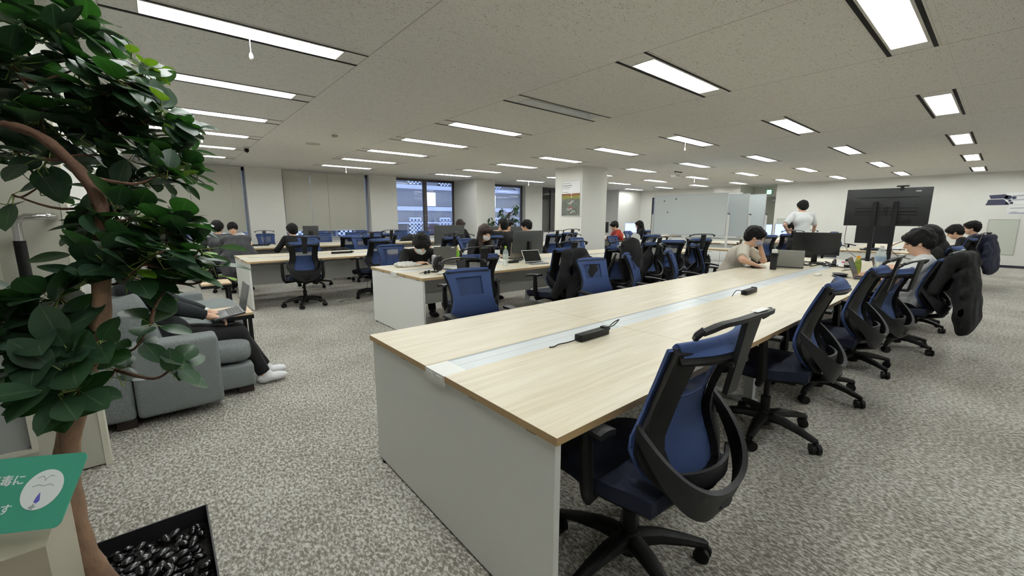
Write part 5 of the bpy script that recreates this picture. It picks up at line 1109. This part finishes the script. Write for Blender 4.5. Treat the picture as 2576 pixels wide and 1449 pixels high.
# ---------- people ----------
V=Vector
def ik(a,b,l1,l2,pole):
    d=b-a; L_=d.length; L_=min(L_,(l1+l2)*.995); u=d.normalized(); b=a+u*L_
    x=(l1*l1-l2*l2+L_*L_)/(2*L_); h=math.sqrt(max(l1*l1-x*x,0)); p=(pole-u*pole.dot(u)).normalized(); return a+u*x+p*h,b
def tup(v): return (v.x,v.y,v.z)
def person(name,label,loc,rz,h=.011,pz=.52,lean=.15,twist=0,neck=.2,hp=0,hy=0,hr=0,hands=None,pole=None,feet=None,knees=None,shirt=None,sleeve=.5,pants=None,shoes=None,hair='short',hairm=None,
           mask=None,glasses=False,curl=.6,extra=None,legs=True,hand_dir=None,sc_=1.0,skin=None,head=1.1,vol=1.06):
    t=thing('person',label,'person',loc,rz); t.scale=(sc_,)*3
    pants=pants or M_bcloth; shoes=shoes or M_black; hairm=hairm or M_hair
    pel=V((0,0,pz)); U=V((0,math.sin(lean),math.cos(lean))); U2=V((0,math.sin(lean+neck),math.cos(lean+neck)))
    Tz=Matrix.Rotation(twist,3,'Z'); X=Tz@V((1,0,0)); F=Tz@V((0,math.cos(lean),-math.sin(lean)))
    waist=pel+U*.16; chest=pel+U*.34; nb=chest+U2*.16; headc=nb+U2*.10+Tz@V((0,.035,.045))
    HR=Tz@Matrix.Rotation(hy,3,'Z')@Matrix.Rotation(hr,3,'Y')@Matrix.Rotation(hp,3,'X')   # hp<0 looks down
    sh=[nb-U2*.035+X*s*.17 for s in(-1,1)]
    hands=hands or [V((-.17,.42,.745)),V((.17,.42,.745))]
    pole=pole or [V((-.8,-.3,-.8)),V((.8,-.3,-.8))]
    B=[]; S=[]; HS=head; Hh=lambda c:tup(headc+HR@V(c)*HS)
    # torso
    B+=[('ell',tup(pel+V((0,-.01,.0))),(.155,.12,.11),.05),('cap',tup(pel),.115,tup(waist),.105,.06),('cap',tup(waist),.105,tup(chest),.12,.06),('cap',tup(chest-X*.07),.10,tup(chest+X*.07),.10,.06),('cap',tup(sh[0]+X*.02),.058,tup(sh[1]-X*.02),.058,.06),
        ('cap',tup(nb-U2*.02),.056,tup(headc+HR@V((0,-.015,-.06))),.050,.025)]
    # head
    M=[list(r_) for r_ in HR]
    B+=[('ell',Hh((0,-.008,.022)),tuple(q_*HS for q_ in (.074,.092,.095)),.01,M),('ell',Hh((0,.018,-.035)),tuple(q_*HS for q_ in (.058,.068,.072)),.03,M),('ell',Hh((0,.048,-.078)),tuple(q_*HS for q_ in (.030,.028,.022)),.03,M),
        ('cap',Hh((0,.086,.015)),.009,Hh((0,.104,-.020)),.013,.012),('cap',Hh((-.03,.078,.030)),.010,Hh((.03,.078,.030)),.010,.012),('cap',Hh((-.015,.086,-.052)),.008,Hh((.015,.086,-.052)),.008,.010),
        ('ell',Hh((-.032,.092,.006)),tuple(q_*HS for q_ in (.014,.010,.008)),.010,M,'sub'),('ell',Hh((.032,.092,.006)),tuple(q_*HS for q_ in (.014,.010,.008)),.010,M,'sub'),
        ('ell',Hh((-.078,-.005,-.005)),tuple(q_*HS for q_ in (.010,.020,.032)),.008,M),('ell',Hh((.078,-.005,-.005)),tuple(q_*HS for q_ in (.010,.020,.032)),.008,M)]
    arms=[]
    for k in(0,1):
        s=-1 if k==0 else 1; e,wq=ik(sh[k],V(hands[k]),.285,.25,V(pole[k])); arms.append((sh[k],e,wq))
        B+=[('cap',tup(sh[k]),.050,tup(e),.038,.03),('cap',tup(e),.039,tup(wq),.026,.02)]
        d=(wq-e).normalized() if not hand_dir or not hand_dir[k] else V(hand_dir[k]).normalized()
        if not hand_dir or not hand_dir[k]: d=(d+V((0,.3,-.05))).normalized()
        up_=V((0,0,1)); n_=(up_-d*up_.dot(d)).normalized() if abs(d.z)<.9 else V((0,-1,0)); a=d.cross(n_)*1
        rr=max(.0088,h*.85)
        pc_=wq+d*.045; R_=Matrix((a,d,n_)).transposed()
        B+=[('cap',tup(wq),.024,tup(pc_),.022,.015),('ell',tup(pc_),(.039,.047,.015),.012,[list(q) for q in R_])]
        for j,(ofs,ln) in enumerate(((-.029,.066),(-.010,.076),(.010,.072),(.029,.056))):
            b0=wq+d*.082+a*ofs*1.05; c=curl*(1+.1*j); d1=(d*math.cos(c*.5)-n_*math.sin(c*.5)); d2=(d*math.cos(c*1.2)-n_*math.sin(c*1.2)); d3=(d*math.cos(c*1.8)-n_*math.sin(c*1.8))
            p1=b0+d1*ln*.45; p2=p1+d2*ln*.32; p3=p2+d3*ln*.23
            B+=[('cap',tup(b0),rr,tup(p1),rr*.95,.004),('cap',tup(p1),rr*.95,tup(p2),rr*.9,.003),('cap',tup(p2),rr*.9,tup(p3),rr*.8,.003)]
        ts=-s; 
        inn=a if (a.dot(X)*ts>0) else -a
        q0=wq+d*.028+inn*.026; q1=q0+(inn*.7+d*.6-n_*.3)*.036; q2=q1+(inn*.25+d*.9-n_*.35)*.028
        B+=[('cap',tup(q0),rr*1.2,tup(q1),rr*1.05,.008),('cap',tup(q1),rr*1.05,tup(q2),rr*.85,.003)]
    hipd=.085
    feet=feet or [V((-.11,.42,.075)),V((.12,.46,.075))]
    P=[('ell',tup(pel+V((0,-.01,-.01))),(.172,.135,.115),.05)]; shoeobjs=[]
    if legs:
        for k in(0,1):
            s=-1 if k==0 else 1; hp_=pel+V((s*hipd,.02,-.02)); kn,an=ik(hp_,V(feet[k]),.42,.40,V(knees[k]) if knees else V((s*.05,1,.9)))
            B+=[('cap',tup(hp_),.080,tup(kn),.052,.03),('cap',tup(kn),.052,tup(an),.034,.02),('cap',tup(an),.034,tup(an+V((0,.10,-.045))),.026,.02)]
            P+=[('cap',tup(hp_),.095,tup(kn),.066,.035),('cap',tup(kn),.066,tup(an+V((0,0,.02))),.052,.02,True)]
            fz=an.z-.0; fd=V((0.02*s,1,0)).normalized()
            R_=Matrix((V((1,0,0)),V((0,1,0)),V((0,0,1)))).transposed(); sl=an-V((0,0,an.z-.05)) if an.z<.2 else an-V((0,0,.035))
            shoeobjs.append([('ell',tup(sl+V((0,.09,-.004))),(.047,.085,.036),.02),('ell',tup(sl+V((0,-.0,.0))),(.040,.062,.048),.02),('cap',tup(sl+V((0,.02,.03))),.038,tup(sl+V((0,0,.06))),.040,.02,True)])
    eyes=[headc+HR@V((sx*.032,.090,.006))*HS for sx in(-1,1)]; mouth=headc+HR@V((0,.092,-.052))*HS
    E_=np.array([tup(q) for q in eyes]); Mo=np.array(tup(mouth)); HRn=np.array(M)
    br_=np.array([tup(headc+HR@V((sx*.034,.09,.032))*HS) for sx in(-1,1)])
    def paint(C):
        r=np.zeros(len(C))
        for q in E_: 
            l=(C-q)@HRn; r[(np.abs(l[:,0])<.016)&(np.abs(l[:,2])<.0065)&(np.abs(l[:,1])<.03)]=1
        for q in br_:
            l=(C-q)@HRn; r[(np.abs(l[:,0])<.018)&(np.abs(l[:,2])<.0045)&(np.abs(l[:,1])<.03)]=1
        l=(C-Mo)@HRn; r[(np.abs(l[:,0])<.022)&(np.abs(l[:,2])<.007)&(np.abs(l[:,1])<.03)]=2
        return r
    sdf_obj('body',B,h,[skin or M_skin,M_eye,M_lip],t,paint=paint,sm=1)
    # top
    S=[('ell',tup(pel+V((0,-.005,.03))),(.175,.138,.12),.06),('cap',tup(pel+U*.03),.135,tup(waist),.125,.07),('cap',tup(waist),.125,tup(chest),.135,.06),('cap',tup(chest-X*.08),.112,tup(chest+X*.08),.112,.06),('cap',tup(sh[0]+X*.01),.070,tup(sh[1]-X*.01),.070,.06)]
    for k,(a_,e,wq) in enumerate(arms):
        if sleeve<=.6: q=a_.lerp(e,sleeve/.6*.95); S.append(('cap',tup(a_),.068,tup(q),.066,.03,True))
        else:
            q=e.lerp(wq,(sleeve-.6)/.4); S+=[('cap',tup(a_),.066,tup(e),.056,.03),('cap',tup(e),.056,tup(q),.042,.02,True)]
    S.append(('cap',tup(nb-U2*.03),.068,tup(nb+U2*.012),.060,.02,True))
    sdf_obj('shirt',S,h,shirt or M_bcloth,t,noise=.0035,nf=22)
    if legs: 
        sdf_obj('trousers',P,h*1.1,pants,t,noise=.003,nf=20)
        for so in shoeobjs: sdf_obj('shoe',so,h*.9,shoes,t)
    # hair
    Hp=[('ell',Hh((0,-.018,.040)),tuple(q_*HS*vol for q_ in (.088,.104,.092)),.02,M),('ell',Hh((0,-.055,-.005)),tuple(q_*HS*vol for q_ in (.078,.062,.075)),.02,M),('ell',Hh((0,.055,.068)),tuple(q_*HS*vol for q_ in (.070,.045,.035)),.02,M)]
    if hair=='short': Hp+=[('ell',Hh((0,.050,.062)),tuple(q_*HS*vol for q_ in (.074,.050,.036)),.015,M),('ell',Hh((-.07,.005,.02)),tuple(q_*HS*vol for q_ in (.016,.038,.035)),.015,M),('ell',Hh((.07,.005,.02)),tuple(q_*HS*vol for q_ in (.016,.038,.035)),.015,M)]
    if hair=='bowl': Hp+=[('ell',Hh((0,.056,.060)),tuple(q_*HS*vol for q_ in (.076,.048,.033)),.015,M),('ell',Hh((-.072,.01,.015)),tuple(q_*HS*vol for q_ in (.018,.038,.036)),.015,M),('ell',Hh((.072,.01,.015)),tuple(q_*HS*vol for q_ in (.018,.038,.036)),.015,M)]
    if hair=='long':
        Hp+=[('cap',Hh((0,-.06,.0)),.075,tup(nb+V((0,-.075,-.12))),.075,.05)]
        for s in(-1,1): Hp+=[('cap',Hh((s*.072,-.005,.03)),.030,tup(nb+X*s*.105+F*.06+V((0,.02,-.04))),.040,.03),('cap',tup(nb+X*s*.105+F*.06+V((0,.02,-.04))),.040,tup(nb+X*s*.10+F*.10+V((0,0,-.20))),.024,.03)]
    Hp+=[('ell',Hh((0,.125,-.030)),tuple(q_*HS for q_ in (.066,.070,.066)),.012,M,'sub')]
    if extra=='curly': Hp+=[('ell',tup(nb+V((0,-.09,-.08))),(.13,.08,.16),.05)]
    sdf_obj('hair',Hp,h*.8,hairm,t,noise=.004,nf=75 if hair!='long' else 45)
    if mask:
        mm,_=mask,0; mk=[('ell',Hh((0,.050,-.042)),tuple(q_*HS for q_ in (.062,.056,.052)),.01,M),('cap',Hh((0,.085,-.012)),.018,Hh((0,.095,-.05)),.020,.02)]
        ob=sdf_obj('mask',mk,.006 if h<.01 else h*.7,mm,t)
        m=MB()
        for s in(-1,1): m.tube([Hh((s*.056,.06,-.02)),Hh((s*.078,.02,-.01)),Hh((s*.082,-.008,.01))],.0016,n=4).tube([Hh((s*.052,.06,-.06)),Hh((s*.074,.02,-.04)),Hh((s*.082,-.008,-.015))],.0016,n=4)
        m.build('ear_loops',mm,t)
    if glasses:
        m=MB()
        for s in(-1,1):
            m.tube([Hh((s*.033+.022*math.cos(q*PI/8),.104,.004+.018*math.sin(q*PI/8))) for q in range(17)],.0013,n=4).tube([Hh((s*.055,.103,.008)),Hh((s*.079,.0,.006))],.0013,n=4)
        m.tube([Hh((-.011,.106,.006)),Hh((.011,.106,.006))],.0013,n=4); m.build('glasses',M_steel,t)
    return t,dict(headc=headc,HR=HR,arms=arms,Hh=Hh)
M_mask=mat('white_mask',(218,220,224),.8); M_maskg=mat('pale_grey_green_mask',(196,206,202),.8); M_maskb=mat('grey_blue_mask',(158,160,172),.8); M_maskk=mat('black_mask',(20,20,22),.8)
D=math.radians
# man on the sofa, facing +X : local +Y -> world +X so rz=-90
t,i_=person('person','person in black with white sneakers sitting on the grey sofa, typing on a laptop',(-.03,3.95,0),D(-90),h=.0075,pz=.48,lean=-.56,neck=.55,hp=-.45,
  hands=[V((-.10,.30,.60)),V((.08,.29,.60))],pole=[V((-.7,-.4,-.7)),V((.7,-.4,-.7))],feet=[V((-.02,.61,.08)),V((.17,.58,.075))],knees=[V((0,1,1.2)),V((0.02,1,1.2))],sleeve=.95,shirt=mat('black_knit',(26,30,34),.95,noise=.3,nscale=80),pants=M_bcloth,shoes=mat('white_sneaker',(236,237,240),.5),mask=M_maskk,curl=.7,sc_=.97)
mm=MB(); n=18; P=[V(i_['Hh']((.064+.004,.045+.014*math.cos(2*PI*k/n),-.042+.014*math.sin(2*PI*k/n)))) for k in range(n)]; P2=[V(i_['Hh']((.072,.045+.014*math.cos(2*PI*k/n),-.042+.014*math.sin(2*PI*k/n)))) for k in range(n)]
mm.add([tuple(p) for p in P+P2],[tuple(range(n)),tuple(range(2*n-1,n-1,-1))]+[(k,(k+1)%n,(k+1)%n+n,k+n) for k in range(n)]); mm.build('mask_emblem',M_white,t,smooth=False)
w_=i_['arms'][0][2]; e_=i_['arms'][0][1]; d_=(w_-e_).normalized(); mm=MB().tube([tuple(w_-d_*.03),tuple(w_-d_*.008)],.031,n=12); mm.build('wristwatch',M_white,t)
laptop(.35,3.95,0,'thin dark laptop on the lap of the person on the sofa',.31,.21,112,z=.583,lid=mat('silver_lid',(120,122,128),.35,metal=.4),rot=(D(10),0,D(-90)))
# far left
person('person','person with dark hair behind a bright laptop at the far left, half hidden by leaves',(.85,9.55,0),0,h=.014,lean=.1,hp=-.2,hy=-.3,shirt=M_gcloth,sleeve=.95)
person('person','man in a white T-shirt bending over a notebook at the far left desk',(1.28,11.62,0),D(180),h=.012,lean=.28,hp=-.30,shirt=M_wcloth,hair='bowl',sleeve=.55,pz=.50,hands=[V((-.2,.40,.745)),V((.12,.38,.745))])
person('person','person in black seen from behind at the farthest desk, left of the small dark monitor',(2.12,9.38,0),D(8),h=.013,lean=.12,hp=-.1,shirt=M_bcloth,sleeve=.95,pz=.46)
# second desk
person('person','man in a black T-shirt and pale mask typing with his head bowed',(2.70,5.52,0),D(176),h=.0085,lean=.74,neck=.2,hp=-.68,hr=-.12,hands=[V((-.26,.44,.745)),V((.05,.50,.745))],pole=[V((-1,.1,-.2)),V((1,.1,-.2))],vol=1.16,shirt=M_bcloth,sleeve=.55,mask=M_maskg,hair='short',pz=.54,feet=[V((-.1,.55,.075)),V((.25,.30,.075))])
person('person','long-haired woman in a white mask and black cardigan at the second desk',(4.02,5.78,0),D(190),h=.009,lean=.34,neck=.25,hp=-.35,hy=-.25,shirt=M_bcloth,sleeve=.92,mask=M_mask,hair='long',hairm=M_hair_br,pz=.52)
# third desk
person('person','brown-haired person behind the large dark monitor near the clear window',(5.72,8.95,0),D(176),h=.013,lean=.25,hp=-.4,shirt=M_bcloth,hairm=M_hair_br,hair='bowl',pz=.56,sleeve=.9)
person('person','person in black with a hand raised to the ear, seen from behind',(5.35,6.42,0),D(4),h=.0105,lean=.12,hp=-.15,hy=-.5,shirt=M_bcloth,sleeve=.6,hands=[V((-.13,.14,1.09)),V((.2,.4,.745))],pole=[V((-.9,.3,-.8)),V((.8,-.3,-.8))],hand_dir=[V((.25,-.15,.9)),None],pz=.56,curl=.4)
person('person','person facing us behind the one with the hand at the ear',(7.2,8.75,0),D(170),h=.013,lean=.12,hp=-.2,hy=.3,shirt=M_wcloth,pz=.52,hair='short')
person('person','person in a dark grey jacket seen from behind, left of the central pillar',(6.28,6.75,0),D(12),h=.012,lean=.1,hp=-.15,hy=.35,shirt=M_gcloth,sleeve=.95,pz=.54)
# far corner
person('person','person in a rust red shirt typing in the far corner',(10.45,7.35,0),D(52),h=.013,lean=.2,hp=-.35,shirt=M_rcloth,sleeve=.4,pz=.50,hands=[V((-.15,.45,.75)),V((.15,.45,.75))])
person('person','dark-haired person partly hidden behind the lit screen in the far corner',(11.55,9.95,0),D(170),h=.015,lean=.1,hp=-.2,shirt=M_bcloth,pz=.56)
person('person','person with long black hair at a lit screen in the far corner',(11.78,7.42,0),D(30),h=.013,lean=.12,hp=-.15,shirt=M_bcloth,hair='long',sleeve=.4,pz=.50)
# front desk, masked man
t,_=person('person','man in a cream T-shirt with glasses and a grey mask, hand at his chin',(5.97,2.42,0),D(-163),h=.0085,lean=.34,neck=.25,hp=-.42,hy=.1,shirt=M_ecloth,sleeve=.55,mask=M_maskb,glasses=True,hair='short',pz=.52,
  hands=[V((-.04,.36,1.00)),V((.27,.36,.745))],pole=[V((-.35,.5,-1)),V((1,-.2,-.2))],hand_dir=[V((.1,.0,1)),None],curl=1.1)
person('person','standing man in a white T-shirt seen from behind, one hand on his hip',(11.05,2.95,0),D(-52),h=.012,lean=.05,neck=.1,hp=-.2,shirt=M_wcloth,sleeve=.55,pz=.93,hands=[V((-.22,.10,1.0)),V((.36,.30,.98))],pole=[V((-1,-.5,-.1)),V((1,-.6,.3))],feet=[V((-.1,.02,.075)),V((.1,.0,.075))],knees=[V((0,1,0)),V((0,1,0))],hand_dir=[V((.9,.3,-.1)),None],pants=M_gcloth,sc_=1.02)
person('person','person mostly hidden behind the standing man, bare forearms on the desk',(12.15,3.3,0),D(15),h=.014,lean=.15,hp=-.2,shirt=M_wcloth,sleeve=.4,pz=.50)
# right side
person('person','young man in a white T-shirt on the right looking down at his laptop',(5.86,.57,0),D(4),h=.0085,lean=-.30,neck=.45,hp=-.32,shirt=M_wcloth,sleeve=.58,hair='bowl',pz=.48,hands=[V((-.2,.30,.745)),V((.15,.30,.745))])
person('person','long curly-haired person in black typing behind the man in white',(7.02,.42,0),D(6),h=.0105,lean=.14,neck=.2,hp=-.25,shirt=M_bcloth,sleeve=.95,hair='long',hairm=M_hair,extra='curly',pz=.50,hands=[V((-.15,.40,.745)),V((.15,.40,.745))])
person('person','person in black with dark hair bent forward near the right wall',(11.6,.34,0),D(2),h=.012,lean=.25,neck=.35,hp=-.5,shirt=M_bcloth,sleeve=.95,pz=.50)
person('person','person in a navy jacket over a white top sitting upright near the right wall',(12.45,.33,0),D(6),h=.012,lean=.02,hp=-.1,shirt=M_ncloth,sleeve=.95,pz=.52,hair='short')
